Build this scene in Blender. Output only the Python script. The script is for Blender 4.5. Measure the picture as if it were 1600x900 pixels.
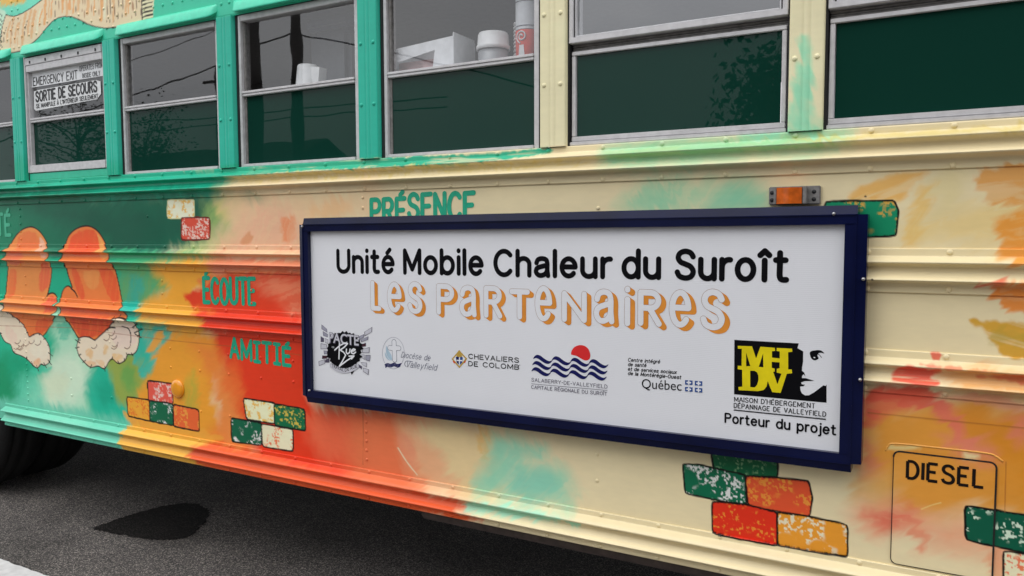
import bpy, bmesh, math, random
import numpy as np
from mathutils import Vector, Matrix
from mathutils.geometry import tessellate_polygon
random.seed(4)
for o in list(bpy.data.objects): bpy.data.objects.remove(o)
S = bpy.context.scene; COL = S.collection

# ------------------------------------------------------------------ camera, sky, sun, exposure
F = 1215.463; DIST = 2.14; EYE = 1.42              # focal length (photo pixels), metres to the bus side, eye height
ROT = np.array([[0.87367578, 0.03036093, -0.48556034],
                [0.48650072, -0.06020702, 0.87160321],
                [-0.00277146, -0.99772407, -0.06737203]])   # world axes x (along bus), y (into bus), z (up) in camera axes
cd = bpy.data.cameras.new('camera'); cam = bpy.data.objects.new('camera', cd); COL.objects.link(cam)
cd.sensor_width = 36; cd.lens = 36 * F / 1600; cd.clip_start = .05; cd.clip_end = 1500
rx, ry, rz = ROT[:, 0], -ROT[:, 1], -ROT[:, 2]
cam.matrix_world = Matrix(((rx[0], ry[0], rz[0], 0), (rx[1], ry[1], rz[1], -DIST), (rx[2], ry[2], rz[2], EYE), (0, 0, 0, 1)))
S.camera = cam
S.view_settings.view_transform = 'Standard'; S.view_settings.look = 'None'
S.view_settings.exposure = 0.27; S.view_settings.gamma = 1

W = bpy.data.worlds.new('World'); S.world = W; W.use_nodes = True
nt = W.node_tree; nt.nodes.clear()
out = nt.nodes.new('ShaderNodeOutputWorld'); bg = nt.nodes.new('ShaderNodeBackground'); bg.inputs['Strength'].default_value = .12
sky = nt.nodes.new('ShaderNodeTexSky'); sky.sky_type = 'NISHITA'; sky.sun_disc = False
SUN_EL, SUN_ROT = math.radians(58), math.radians(200)
sky.sun_elevation = SUN_EL; sky.sun_rotation = SUN_ROT
tc = nt.nodes.new('ShaderNodeTexCoord')
mp = nt.nodes.new('ShaderNodeMapping'); mp.inputs['Scale'].default_value = (1, 1, 2.2)
nz = nt.nodes.new('ShaderNodeTexNoise'); nz.inputs['Scale'].default_value = 2.3; nz.inputs['Detail'].default_value = 5
cr = nt.nodes.new('ShaderNodeValToRGB')
cr.color_ramp.elements[0].position = .3; cr.color_ramp.elements[0].color = (6.6, 6.75, 7.2, 1)
cr.color_ramp.elements[1].position = .72; cr.color_ramp.elements[1].color = (9.6, 9.6, 9.7, 1)
mx = nt.nodes.new('ShaderNodeMix'); mx.data_type = 'RGBA'; mx.inputs[0].default_value = .93
sp = nt.nodes.new('ShaderNodeSeparateXYZ'); gr = nt.nodes.new('ShaderNodeMapRange')
gr.inputs[1].default_value = 0; gr.inputs[2].default_value = .9; gr.inputs[3].default_value = .80; gr.inputs[4].default_value = 1.62
ml = nt.nodes.new('ShaderNodeMix'); ml.data_type = 'RGBA'; ml.blend_type = 'MULTIPLY'; ml.inputs[0].default_value = 1
L = nt.links
L.new(tc.outputs['Generated'], mp.inputs[0]); L.new(mp.outputs[0], nz.inputs[0]); L.new(nz.outputs[0], cr.inputs[0])
L.new(tc.outputs['Generated'], sp.inputs[0]); L.new(sp.outputs[2], gr.inputs[0])
L.new(cr.outputs[0], ml.inputs[6]); L.new(gr.outputs[0], ml.inputs[7])
L.new(sky.outputs[0], mx.inputs[6]); L.new(ml.outputs[2], mx.inputs[7]); L.new(mx.outputs[2], bg.inputs[0]); L.new(bg.outputs[0], out.inputs[0])
sd_ = bpy.data.lights.new('sun', 'SUN'); sd_.energy = .7; sd_.angle = math.radians(40); sd_.color = (1, .97, .93)
sun = bpy.data.objects.new('sun', sd_); COL.objects.link(sun)
sv = Vector((math.sin(SUN_ROT) * math.cos(SUN_EL), math.cos(SUN_ROT) * math.cos(SUN_EL), math.sin(SUN_EL)))
sun.rotation_euler = sv.to_track_quat('Z', 'Y').to_euler()

# ------------------------------------------------------------------ helpers
def at(px, py, y=0.0):
    """world (x, z) of a measured point of the photograph, for a surface lying y metres behind the bus side"""
    v = ROT @ np.array([px - 800, py - 450, F]); t = (DIST + y) / v[1]
    return float(v[0] * t), float(v[2] * t + EYE)
def lin(c):
    return tuple((v / 255 / 12.92) if v <= 10 else (((v / 255) + .055) / 1.055) ** 2.4 for v in c)
K = 1 / .72                                          # diffuse light level on the bus side -> paint albedo
def alb(c): return tuple(max(.002, min(.9, v * K - .016)) for v in lin(c))   # less the few percent the gloss reflects

def mat(name, rgb, rough=.5, metal=0, spec=.5, noise=.08, nscale=30, bump=0, bscale=200, coat=0):
    m = bpy.data.materials.new(name); m.use_nodes = True; n = m.node_tree; b = n.nodes['Principled BSDF']
    b.inputs['Roughness'].default_value = rough; b.inputs['Metallic'].default_value = metal
    b.inputs['Specular IOR Level'].default_value = spec; b.inputs['Coat Weight'].default_value = coat
    t = n.nodes.new('ShaderNodeTexCoord'); x = n.nodes.new('ShaderNodeTexNoise'); x.inputs['Scale'].default_value = nscale; x.inputs['Detail'].default_value = 4
    n.links.new(t.outputs['Object'], x.inputs[0])
    r = n.nodes.new('ShaderNodeValToRGB')
    r.color_ramp.elements[0].position = .3; r.color_ramp.elements[1].position = .7
    r.color_ramp.elements[0].color = (*[v * (1 - noise) for v in rgb], 1); r.color_ramp.elements[1].color = (*[min(1, v * (1 + noise)) for v in rgb], 1)
    n.links.new(x.outputs[0], r.inputs[0]); n.links.new(r.outputs[0], b.inputs['Base Color'])
    if bump:
        y = n.nodes.new('ShaderNodeTexNoise'); y.inputs['Scale'].default_value = bscale; n.links.new(t.outputs['Object'], y.inputs[0])
        bp = n.nodes.new('ShaderNodeBump'); bp.inputs['Strength'].default_value = bump; bp.inputs['Distance'].default_value = .002
        n.links.new(y.outputs[0], bp.inputs['Height']); n.links.new(bp.outputs[0], b.inputs['Normal'])
    return m

def set_props(o, label=None, cat=None, group=None, kind=None):
    for k, v in (('label', label), ('category', cat), ('group', group), ('kind', kind)):
        if v: o[k] = v
    return o
def empty(name, loc, label, cat, group=None):
    o = bpy.data.objects.new(name, None); COL.objects.link(o); o.location = loc; o.empty_display_size = .1
    return set_props(o, label, cat, group)
def link(name, me, mats, parent=None):
    o = bpy.data.objects.new(name, me); COL.objects.link(o)
    for m in (mats if isinstance(mats, (list, tuple)) else [mats]): me.materials.append(m)
    if parent:
        o.parent = parent; p = parent; off = Vector((0, 0, 0))
        while p: off += p.location; p = p.parent
        o.location = -off                                   # meshes are modelled in world metres
    return o

class MB:
    """collects boxes, tubes, lathes, prisms in world metres; build() links ONE mesh object"""
    def __init__(s): s.v = []; s.f = []; s.mi = []; s.sm = []
    def add(s, vs, fs, m=0, smooth=False):
        b = len(s.v); s.v += [tuple(v) for v in vs]; s.f += [tuple(b + i for i in f) for f in fs]; s.mi += [m] * len(fs); s.sm += [smooth] * len(fs)
    def box(s, x0, x1, y0, y1, z0, z1, m=0, bev=.0015):
        bm = bmesh.new(); bmesh.ops.create_cube(bm, size=1)
        for v in bm.verts: v.co = Vector(((x0 + x1) / 2 + v.co.x * (x1 - x0), (y0 + y1) / 2 + v.co.y * (y1 - y0), (z0 + z1) / 2 + v.co.z * (z1 - z0)))
        if bev: bmesh.ops.bevel(bm, geom=bm.edges[:], offset=min(bev, .3 * min(x1 - x0, y1 - y0, z1 - z0)), segments=2, affect='EDGES')
        bm.verts.index_update(); s.add([v.co for v in bm.verts], [[v.index for v in f.verts] for f in bm.faces], m); bm.free()
    def tube(s, pts, r, n=8, m=0, r1=None):
        pts = [Vector(p) for p in pts]; rings = []
        for i, p in enumerate(pts):
            d = (pts[min(i + 1, len(pts) - 1)] - pts[max(i - 1, 0)]).normalized()
            a = d.orthogonal().normalized() if i == 0 else (a - d * a.dot(d)).normalized(); b = d.cross(a)
            rr = r if r1 is None else r + (r1 - r) * i / (len(pts) - 1)
            rings.append([p + (a * math.cos(2 * math.pi * k / n) + b * math.sin(2 * math.pi * k / n)) * rr for k in range(n)])
        vs = [v for g in rings for v in g]; fs = []
        for i in range(len(pts) - 1):
            for k in range(n): fs.append((i * n + k, i * n + (k + 1) % n, (i + 1) * n + (k + 1) % n, (i + 1) * n + k))
        fs.append(tuple(range(n - 1, -1, -1))); fs.append(tuple((len(pts) - 1) * n + k for k in range(n)))
        s.add(vs, fs, m, True)
    def lathe(s, prof, c, axis='z', n=32, m=0):
        """prof: list of (radius, height along axis)"""
        vs = []; fs = []
        for r, h in prof:
            for k in range(n):
                a = 2 * math.pi * k / n; u, w = r * math.cos(a), r * math.sin(a)
                vs.append({'z': (c[0] + u, c[1] + w, c[2] + h), 'y': (c[0] + u, c[1] + h, c[2] + w)}[axis])
        for i in range(len(prof) - 1):
            for k in range(n): fs.append((i * n + k, i * n + (k + 1) % n, (i + 1) * n + (k + 1) % n, (i + 1) * n + k))
        s.add(vs, fs, m, True)
    def prism(s, poly, y0, y1, m=0):
        """polygon of (x, z) extruded from y0 to y1"""
        n = len(poly); vs = [(p[0], y0, p[1]) for p in poly] + [(p[0], y1, p[1]) for p in poly]
        tri = tessellate_polygon([[Vector((p[0], p[1], 0)) for p in poly]])
        s.add(vs, [tuple(t) for t in tri] + [tuple(n + i for i in t) for t in tri] + [(i, (i + 1) % n, n + (i + 1) % n, n + i) for i in range(n)], m)
    def build(s, name, mats, parent=None, fix=True):
        me = bpy.data.meshes.new(name); me.from_pydata(s.v, [], s.f)
        me.polygons.foreach_set('material_index', s.mi); me.polygons.foreach_set('use_smooth', s.sm)
        if fix:
            bm = bmesh.new(); bm.from_mesh(me); bmesh.ops.recalc_face_normals(bm, faces=bm.faces[:]); bm.to_mesh(me); bm.free()
        me.update(); return link(name, me, mats, parent)

def smooth_pts(pts, closed=False, n=5):
    P = [np.array(p, float) for p in pts]; N = len(P); o = []
    rng = range(N) if closed else range(N - 1)
    for i in rng:
        g = (lambda k: P[k % N]) if closed else (lambda k: P[max(0, min(N - 1, k))])
        p0, p1, p2, p3 = g(i - 1), g(i), g(i + 1), g(i + 2)
        for k in range(n):
            t = k / n; o.append(.5 * (2 * p1 + (p2 - p0) * t + (2 * p0 - 5 * p1 + 4 * p2 - p3) * t * t + (3 * p1 - p0 - 3 * p2 + p3) * t ** 3))
    if not closed: o.append(P[-1])
    return [tuple(p) for p in o]

class Flat:
    """thin printed / painted shapes lying on a vertical plane: ribbons, polygons, type. Each layer sits a hair in front of the last."""
    def __init__(s, y, step=2.5e-5): s.y = y; s.step = step; s.mb = MB()
    def up(s): s.y -= s.step; return s.y
    def poly(s, pts, m=0):
        y = s.up(); tri = tessellate_polygon([[Vector((p[0], p[1], 0)) for p in pts]])
        s.mb.add([(p[0], y, p[1]) for p in pts], [tuple(t) for t in tri], m)
    def ppoly(s, px, m=0, smooth=False):
        if smooth: px = smooth_pts(px, True)
        s.poly([at(a, b, s.plane) for a, b in px], m)
    def ribbon(s, pts, w, m=0, square=False):
        segs = [[pts[0]]]
        for i in range(1, len(pts)):
            segs[-1].append(pts[i])
            if 0 < i < len(pts) - 1:
                a = np.subtract(pts[i], pts[i - 1]); b = np.subtract(pts[i + 1], pts[i])
                c = np.dot(a, b) / (np.linalg.norm(a) * np.linalg.norm(b) + 1e-12)
                if c < .75: segs.append([pts[i]])
        for sg in segs:
            P = [np.array(p, float) for p in sg]
            if len(P) < 2: continue
            y = s.up(); left = []; right = []; h = w / 2
            for i, p in enumerate(P):
                d = P[min(i + 1, len(P) - 1)] - P[max(i - 1, 0)]; d = d / (np.linalg.norm(d) + 1e-12); nn = np.array([-d[1], d[0]])
                left.append(p + nn * h); right.append(p - nn * h)
            loop = len(P) > 6 and np.linalg.norm(P[0] - P[-1]) < 1e-6
            if loop:
                d = P[1] - P[-2]; d = d / np.linalg.norm(d); nn = np.array([-d[1], d[0]]); left[0] = left[-1] = P[0] + nn * h; right[0] = right[-1] = P[0] - nn * h
            n = len(P); vs = [(q[0], y, q[1]) for q in left] + [(q[0], y, q[1]) for q in right]
            fs = [(i, i + 1, n + i + 1, n + i) for i in range(n - 1)]
            if not square and not loop:
                for end, q0, q1 in ((P[0], left[0], right[0]), (P[-1], right[-1], left[-1])):
                    a0 = math.atan2(q0[1] - end[1], q0[0] - end[0]); b0 = len(vs); vs.append((end[0], y, end[1]))
                    for k in range(9):
                        a = a0 + math.pi * k / 8; vs.append((end[0] + h * math.cos(a), y, end[1] + h * math.sin(a)))
                    fs += [(b0, b0 + 1 + k, b0 + 2 + k) for k in range(8)]
            s.mb.add(vs, fs, m)
    def pline(s, px, w, m=0, smooth=False, closed=False, square=False):
        if smooth: px = smooth_pts(px, closed)
        if closed: px = list(px) + [px[0]]
        s.ribbon([at(a, b, s.plane) for a, b in px], w, m, square)
    def word(s, text, pl, pr, cap, w, m=0, square=False, jig=0, shear=0, serif=0):
        """stroke lettering fitted between baseline points pl and pr (photo pixels); cap height and stroke width in metres"""
        x0, z0 = at(*pl, s.plane); x1, z1 = at(*pr, s.plane)
        strokes, tot = layout(text); k = (x1 - x0 - w) / max(tot, 1e-6); h = cap - w
        rnd = random.Random(len(text)); base = low = s.y
        for ch, pls in strokes:
            low = min(low, s.y); s.y = base                 # letters stand side by side: each starts from the same film thickness
            dz = rnd.uniform(-jig, jig); sc = 1 + rnd.uniform(-jig, jig) * 3
            if serif:
                pls = pls + [[(a - .10, b), (a + .10, b)] for p in pls for (a, b), (c, d) in ((p[0], p[1]), (p[-1], p[-2])) if (b < .02 or b > .98) and abs(a - c) < .4 * abs(b - d)]
            for p in pls:
                ww = w
                if serif and len(p) == 2 and abs(p[0][1] - p[1][1]) < .01: ww = w * .55
                s.ribbon([(x0 + w / 2 + a * k + shear * b * h, z0 + (z1 - z0) * (a / tot if tot else 0) + w / 2 + b * h * sc + dz) for a, b in p], ww, m, square)
        s.y = min(low, s.y)
    def type(s, text, pl, pr, cap, m=0, shear=0, bold=0):
        x0, z0 = at(*pl, s.plane); x1, z1 = at(*pr, s.plane)
        vs, fs = type_mesh(text, shear, bold)
        a0 = min(v[0] for v in vs); a1 = max(v[0] for v in vs); y = s.up(); k = (x1 - x0) / (a1 - a0); kz = cap / .727
        s.mb.add([(x0 + (v[0] - a0) * k, y, z0 + (z1 - z0) * (v[0] - a0) / (a1 - a0) + v[1] * kz) for v in vs], fs, m)
    def build(s, name, mats, parent): return s.mb.build(name, mats, parent, fix=False)

def type_mesh(text, shear=0, bold=0):
    c = bpy.data.curves.new('type', 'FONT'); c.body = text; c.shear = shear; c.offset = bold; c.resolution_u = 4
    o = bpy.data.objects.new('type', c); COL.objects.link(o)
    bpy.context.view_layer.update(); dg = bpy.context.evaluated_depsgraph_get()
    me = o.evaluated_get(dg).to_mesh(); vs = [tuple(v.co) for v in me.vertices]; fs = [tuple(p.vertices) for p in me.polygons]
    o.evaluated_get(dg).to_mesh_clear(); bpy.data.objects.remove(o); bpy.data.curves.remove(c)
    return vs, fs

def arc(cx, cy, rx, ry, a0, a1, n=16):
    return [(cx + rx * math.cos(math.radians(a0 + (a1 - a0) * i / n)), cy + ry * math.sin(math.radians(a0 + (a1 - a0) * i / n))) for i in range(n + 1)]
SS = smooth_pts([(.57, .80), (.48, .94), (.29, 1), (.10, .93), (.03, .76), (.12, .60), (.30, .52), (.48, .43), (.58, .25), (.50, .06), (.29, 0), (.08, .07), (0, .22)])
EL = lambda cx, cy, a, b: arc(cx, cy, a, b, 90, 450, 26)
G = {
 'U': (.62, [[(0, 1)] + arc(.31, .31, .31, .31, 180, 360) + [(.62, 1)]]), 'C': (.66, [arc(.36, .5, .36, .5, 42, 318, 26)]),
 'M': (.74, [[(0, 0), (0, 1), (.37, .15), (.74, 1), (.74, 0)]]), 'S': (.58, [SS]),
 'P': (.56, [[(0, 0), (0, 1), (.3, 1)] + arc(.31, .75, .25, .25, 80, -90) + [(0, .5)]]),
 'R': (.58, [[(0, 0), (0, 1), (.3, 1)] + arc(.31, .75, .25, .25, 80, -90) + [(0, .5)], [(.28, .5), (.58, 0)]]),
 'L': (.5, [[(0, 1), (0, 0), (.5, 0)]]), 'E': (.52, [[(.52, 1), (0, 1), (0, 0), (.52, 0)], [(0, .52), (.42, .52)]]),
 'T': (.6, [[(0, 1), (.6, 1)], [(.3, 1), (.3, 0)]]), 'N': (.58, [[(0, 0), (0, 1), (.58, 0), (.58, 1)]]),
 'A': (.64, [[(0, 0), (.32, 1), (.64, 0)], [(.12, .33), (.52, .33)]]), 'I': (0, [[(0, 0), (0, 1)]]),
 '#': (.50, [[(.50, .88), (0, .88), (0, 0), (.50, 0)], [(0, .46), (.42, .46)], [(.24, 1.02), (.40, 1.12)]]),
 '|': (.4, [[(0, 1), (.4, 1)], [(.2, 1), (.2, 0)], [(0, 0), (.4, 0)]]),
 'D': (.58, [[(0, 0), (0, 1), (.22, 1)] + arc(.22, .5, .36, .5, 85, -85) + [(.22, 0), (0, 0)]]), 'O': (.68, [EL(.34, .5, .34, .5)]),
 'É': (.52, [[(.52, 1), (0, 1), (0, 0), (.52, 0)], [(0, .52), (.42, .52)], [(.24, 1.15), (.40, 1.28)]]),
 'n': (.48, [[(0, .7), (0, 0)], [(0, .40)] + arc(.24, .45, .24, .25, 170, 0) + [(.48, 0)]]),
 'h': (.48, [[(0, 1), (0, 0)], [(0, .40)] + arc(.24, .45, .24, .25, 170, 0) + [(.48, 0)]]),
 'u': (.48, [[(0, .7)] + arc(.24, .25, .24, .25, 180, 352) + [(.48, .3)], [(.48, .7), (.48, 0)]]),
 'r': (.27, [[(0, .7), (0, 0)], [(0, .36)] + arc(.25, .42, .25, .28, 175, 82)]),
 'i': (0, [[(0, .7), (0, 0)], [(0, .985), (0, 1.0)]]), 'î': (.2, [[(.1, .68), (.1, 0)], [(-.05, .87), (.1, 1.02), (.25, .87)]]),
 'l': (0, [[(0, 1), (0, 0)]]), 't': (.34, [smooth_pts([(.13, .95), (.13, .5), (.13, .15), (.19, .02), (.34, .01)]), [(0, .7), (.31, .7)]]),
 'e': (.52, [[(.0, .37), (.52, .37)], arc(.26, .35, .26, .35, 4, 318, 24)]),
 'é': (.52, [[(.0, .37), (.52, .37)], arc(.26, .35, .26, .35, 4, 318, 24), [(.22, .88), (.36, 1.03)]]),
 'o': (.54, [EL(.27, .35, .27, .35)]), 'b': (.54, [[(0, 1), (0, 0)], EL(.27, .35, .27, .35)]), 'd': (.54, [[(.54, 1), (.54, 0)], EL(.27, .35, .27, .35)]),
 'p': (.54, [[(0, .7), (0, -.3)], EL(.27, .35, .27, .35)]), 'j': (.1, [smooth_pts([(.1, .7), (.1, .2), (.1, -.15), (.05, -.28), (-.06, -.3)]), [(.1, .985), (.1, 1.0)]]),
 'a': (.48, [smooth_pts([(.02, .52), (.08, .65), (.24, .7), (.40, .65), (.45, .5), (.45, .25), (.48, 0)]), smooth_pts([(.45, .43), (.25, .38), (.05, .30), (.0, .15), (.10, .02), (.25, .01), (.40, .10), (.45, .25)])]),
'H': (.58, [[(0, 0), (0, 1)], [(.58, 0), (.58, 1)], [(0, .51), (.58, .51)]]), 'V': (.62, [[(0, 1), (.31, 0), (.62, 1)]]),
 'B': (.56, [[(0, 0), (0, 1), (.28, 1)] + arc(.30, .76, .23, .24, 80, -80) + [(.28, .52), (0, .52)], [(.28, .52)] + arc(.30, .26, .26, .26, 85, -85) + [(.28, 0), (0, 0)]]),
 'F': (.48, [[(.48, 1), (0, 1), (0, 0)], [(0, .52), (.40, .52)]]), 'Y': (.60, [[(0, 1), (.30, .46), (.60, 1)], [(.30, .46), (.30, 0)]]),
 'G': (.66, [arc(.36, .5, .36, .5, 42, 330, 26), [(.40, .44), (.68, .44), (.68, .2)]]), 'X': (.58, [[(0, 0), (.58, 1)], [(0, 1), (.58, 0)]]),
 'À': (.64, [[(0, 0), (.32, 1), (.64, 0)], [(.12, .33), (.52, .33)], [(.22, 1.4), (.36, 1.2)]]), '-': (.26, [[(0, .45), (.26, .45)]]), "'": (0, [[(0, 1.05), (0, .8)]]),
 'Î': (0, [[(0, 0), (0, 1)], [(-.16, 1.16), (0, 1.32), (.16, 1.16)]]), 'g': (.52, [EL(.26, .35, .26, .35), smooth_pts([(.52, .7), (.52, .0), (.46, -.22), (.25, -.3), (.05, -.22)])]),
 'v': (.48, [[(0, .7), (.24, 0), (.48, .7)]]), 'x': (.46, [[(0, 0), (.46, .7)], [(0, .7), (.46, 0)]]), 'c': (.48, [arc(.27, .35, .27, .35, 45, 315, 20)]),
 'y': (.48, [[(0, .7), (.24, 0)], [(.48, .7), (.24, 0), (.08, -.3)]]), 'f': (.34, [smooth_pts([(.38, .94), (.27, 1.0), (.15, .9), (.13, .6), (.13, 0)]), [(0, .68), (.31, .68)]]),
 'è': (.52, [[(.0, .37), (.52, .37)], arc(.26, .35, .26, .35, 4, 318, 24), [(.18, 1.03), (.32, .88)]]),
 's': (.46, [[(x * .8, y * .7) for x, y in SS]]),
}
def layout(text, gap=.27, space=.80):
    x = 0; o = []
    for i, ch in enumerate(text):
        if ch == ' ': x += space - gap; continue
        w, pls = G[ch]; o.append((ch, [[(a + x, b) for a, b in p] for p in pls])); x += w + gap
    return o, x - gap

# ------------------------------------------------------------------ the mural: colour of the paint at any point (x, z) of the bus side
def _h(ix, iz, s):
    v = np.sin(ix * 127.1 + iz * 311.7 + s * 74.7) * 43758.5453
    return v - np.floor(v)
def vnoise(x, z, s=0):
    ix, iz = np.floor(x), np.floor(z); fx, fz = x - ix, z - iz; fx = fx * fx * (3 - 2 * fx); fz = fz * fz * (3 - 2 * fz)
    return (_h(ix, iz, s) * (1 - fx) + _h(ix + 1, iz, s) * fx) * (1 - fz) + (_h(ix, iz + 1, s) * (1 - fx) + _h(ix + 1, iz + 1, s) * fx) * fz
def fbm(x, z, f, o=3, s=0):
    r = 0; a = 1; t = 0
    for i in range(o): r = r + a * vnoise(x * f + i * 17.3, z * f - i * 9.1, s + i); t += a; a *= .55; f *= 2.07
    return r / t
def sdist(X, Z, P):
    d = np.full(X.shape, 1e9); ins = np.zeros(X.shape, bool); n = len(P)
    for i in range(n):
        ax, az = P[i]; bx, bz = P[(i + 1) % n]; ex, ez = bx - ax, bz - az
        t = np.clip(((X - ax) * ex + (Z - az) * ez) / (ex * ex + ez * ez + 1e-15), 0, 1)
        d = np.minimum(d, (X - ax - t * ex) ** 2 + (Z - az - t * ez) ** 2)
        if az != bz: ins ^= ((az > Z) != (bz > Z)) & (X < ex * (Z - az) / ez + ax)
    d = np.sqrt(d); return np.where(ins, -d, d)
def ldist(X, Z, P):
    d = np.full(X.shape, 1e9)
    for (ax, az), (bx, bz) in zip(P[:-1], P[1:]):
        ex, ez = bx - ax, bz - az; t = np.clip(((X - ax) * ex + (Z - az) * ez) / (ex * ex + ez * ez + 1e-15), 0, 1)
        d = np.minimum(d, (X - ax - t * ex) ** 2 + (Z - az - t * ez) ** 2)
    return np.sqrt(d)
sst = lambda a: np.clip(a, 0, 1) ** 2 * (3 - 2 * np.clip(a, 0, 1))

OPS = []
def fill(px, col, f=.03, warp=.02, op=1.0, smooth=True, dry=0, ang=0, speck=None):
    """a patch of paint: outline in photo points, feathered edge (m), ragged by warp (m), dry-brush streaks along ang"""
    P = [at(*p) for p in px]
    if smooth: P = smooth_pts(P, True, 4)
    OPS.append(('f', P, alb(col), f, warp, op, dry, math.radians(ang), speck))
def line(px, col, w=.006, closed=False, smooth=True, op=1.0):
    P = [at(*p) for p in px]
    if smooth: P = smooth_pts(P, closed, 5)
    if closed: P = P + [P[0]]
    OPS.append(('l', P, alb(col), w, op))
def mural(X, Z):
    C = np.empty((len(X), 3)); C[:] = alb((210, 196, 158)); C[X < -4.62] = alb((32, 148, 114))
    up = Z > 1.69; C[up & (X < -1.4)] = alb((62, 184, 150)); C[up & (X < -1.4) & (Z < 2.2625)] = alb((46, 166, 142)); C[up & (X >= -1.4)] = alb((216, 205, 168))
    # bristle marks: paint dragged a little way along the stroke
    u, v = X * .82 + Z * .57, -X * .57 + Z * .82; u2, v2 = X * .5 - Z * .87, X * .87 + Z * .5; w = sst((fbm(X, Z, 2.2, 2, 77) - .42) / .16)
    b = ((fbm(u * 6, v * 75, 1, 2, 61) - .5) * w + (fbm(u2 * 6, v2 * 75, 1, 2, 62) - .5) * (1 - w)) * .05
    BX = b * (.82 * w + .5 * (1 - w)); BZ = b * (.57 * w - .87 * (1 - w))
    for i, op in enumerate(OPS):
        P = np.array(op[1]); m = (op[3] + op[4]) * 1.2 if op[0] == 'f' else op[3] * 2
        k = np.nonzero((X > P[:, 0].min() - m) & (X < P[:, 0].max() + m) & (Z > P[:, 1].min() - m) & (Z < P[:, 1].max() + m))[0]
        if not len(k): continue
        x, z = X[k], Z[k]
        if op[0] == 'f':
            if op[3] > .011: x, z = x + BX[k], z + BZ[k]
            _, _, col, f, warp, o, dry, ang, speck = op
            sd = sdist(x, z, op[1])
            if f > .011: f = f * (1.8 if f > .025 else 1.35)
            if warp: sd = sd + (fbm(x, z, .35 / warp if warp < .03 else 12, 3, i) - .5) * 2.4 * warp
            a = sst(-sd / f + .5) * o
            if dry:
                u, v = x * math.cos(ang) + z * math.sin(ang), -x * math.sin(ang) + z * math.cos(ang)
                st = fbm(u * 7, v * 85, 1, 3, i + 40); a = a * np.clip(1 - dry + dry * 2.2 * sst((st - .3) / .4) * 1.0, 0, 1)
            c = np.array(col)[None, :]
            if speck:
                sc, amt, fr = speck
                n = fbm(x, z, fr * 2.4, 2, i + 7); cl = fbm(x, z, fr * .42, 2, i + 3)
                t = (sst((n - amt + .07) / .08) * sst((cl - .40) / .16))[:, None] * .9; c = c * (1 - t) + np.array(alb(sc))[None, :] * t
            C[k] = C[k] * (1 - a[:, None]) + c * a[:, None]
        else:
            _, _, col, w, o = op
            d = ldist(x, z, op[1]); wv = w * (.75 + .5 * vnoise(x * 40, z * 40, i))
            a = (sst((wv / 2 - d) / .0022 + .5) * o)[:, None]; C[k] = C[k] * (1 - a) + np.array(col)[None, :] * a
    n = (fbm(X * 3, Z * 26, 1, 3, 5) - .5) * .05 + (fbm(X, Z, 6, 4, 9) - .5) * .13
    return np.clip(C * (1 + n)[:, None], 0, .92)

exec_mural = True
# --- sill rail, top band and the dark green field
fill([(-300, 250), (345, 256), (368, 275), (352, 300), (330, 318), (-300, 330)], (30, 158, 126), .04, .02)
fill([(355, 258), (470, 250), (600, 246), (760, 240), (850, 232), (852, 241), (740, 256), (600, 263), (470, 269), (365, 277)], (38, 160, 126), .0105, .006, .97, dry=.55)
fill([(-300, 312), (330, 306), (350, 330), (318, 372), (250, 402), (190, 425), (0, 445), (-300, 455)], (28, 104, 78), .06, .03)
fill([(60, 325), (200, 322), (322, 318), (318, 350), (280, 385), (190, 395), (150, 370), (90, 350)], (15, 82, 64), .08, .03, .9)
fill([(-60, 330), (25, 330), (30, 380), (12, 400), (-60, 410)], (30, 122, 90), .06, .03, .8)
fill([(322, 318), (365, 312), (380, 345), (362, 402), (295, 408), (290, 390), (322, 365)], (135, 165, 98), .05, .02, .9, dry=.3, ang=60)
fill([(336, 318), (372, 316), (378, 342), (345, 345)], (196, 186, 112), .03, .015, .8)
fill([(960, 226), (1060, 216), (1285, 200), (1315, 208), (1285, 236), (1100, 250), (965, 262), (945, 245)], (138, 196, 158), .05, .02, .9, dry=.35)
fill([(975, 234), (1280, 214), (1292, 222), (1250, 232), (985, 250)], (136, 188, 120), .02, .006, .5, dry=.3)
fill([(1165, 212), (1230, 205), (1275, 203), (1275, 212), (1180, 220)], (136, 200, 162), .02, .01, .85)
fill([(400, 277), (850, 255), (850, 262), (400, 284)], (205, 184, 104), .012, .004, .6)  # yellow tint: light bounced inside the rail groove, put into the paint colour
fill([(1290, 214), (1760, 188), (1760, 196), (1290, 222)], (198, 178, 96), .012, .004, .6)  # same painted bounce tint, right end of the rail
# --- patches on the cream upper panel
fill([(982, 328), (1000, 300), (1032, 284), (1100, 276), (1168, 272), (1190, 290), (1186, 328)], (152, 188, 150), .05, .03, .9, dry=.3, ang=50)
fill([(990, 330), (1015, 298), (1045, 298), (1050, 328)], (128, 184, 148), .05, .02, .8)
fill([(1125, 304), (1175, 296), (1184, 328), (1110, 328)], (118, 184, 150), .05, .02, .8)
fill([(352, 304), (470, 298), (570, 296), (600, 306), (580, 345), (486, 350), (482, 398), (335, 398), (352, 350)], (213, 182, 142), .09, .04, .95)
fill([(395, 322), (470, 335), (482, 398), (345, 398), (372, 360)], (215, 164, 134), .07, .03, .85, dry=.3, ang=60)
fill([(438, 352), (462, 342), (460, 372), (446, 380)], (216, 128, 84), .02, .012, .8, dry=.4, ang=70)
fill([(376, 378), (390, 362), (394, 374), (384, 382)], (196, 130, 88), .012, .008, .7)
fill([(492, 322), (540, 318), (545, 336), (490, 340)], (214, 166, 116), .04, .02, .6)
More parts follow.
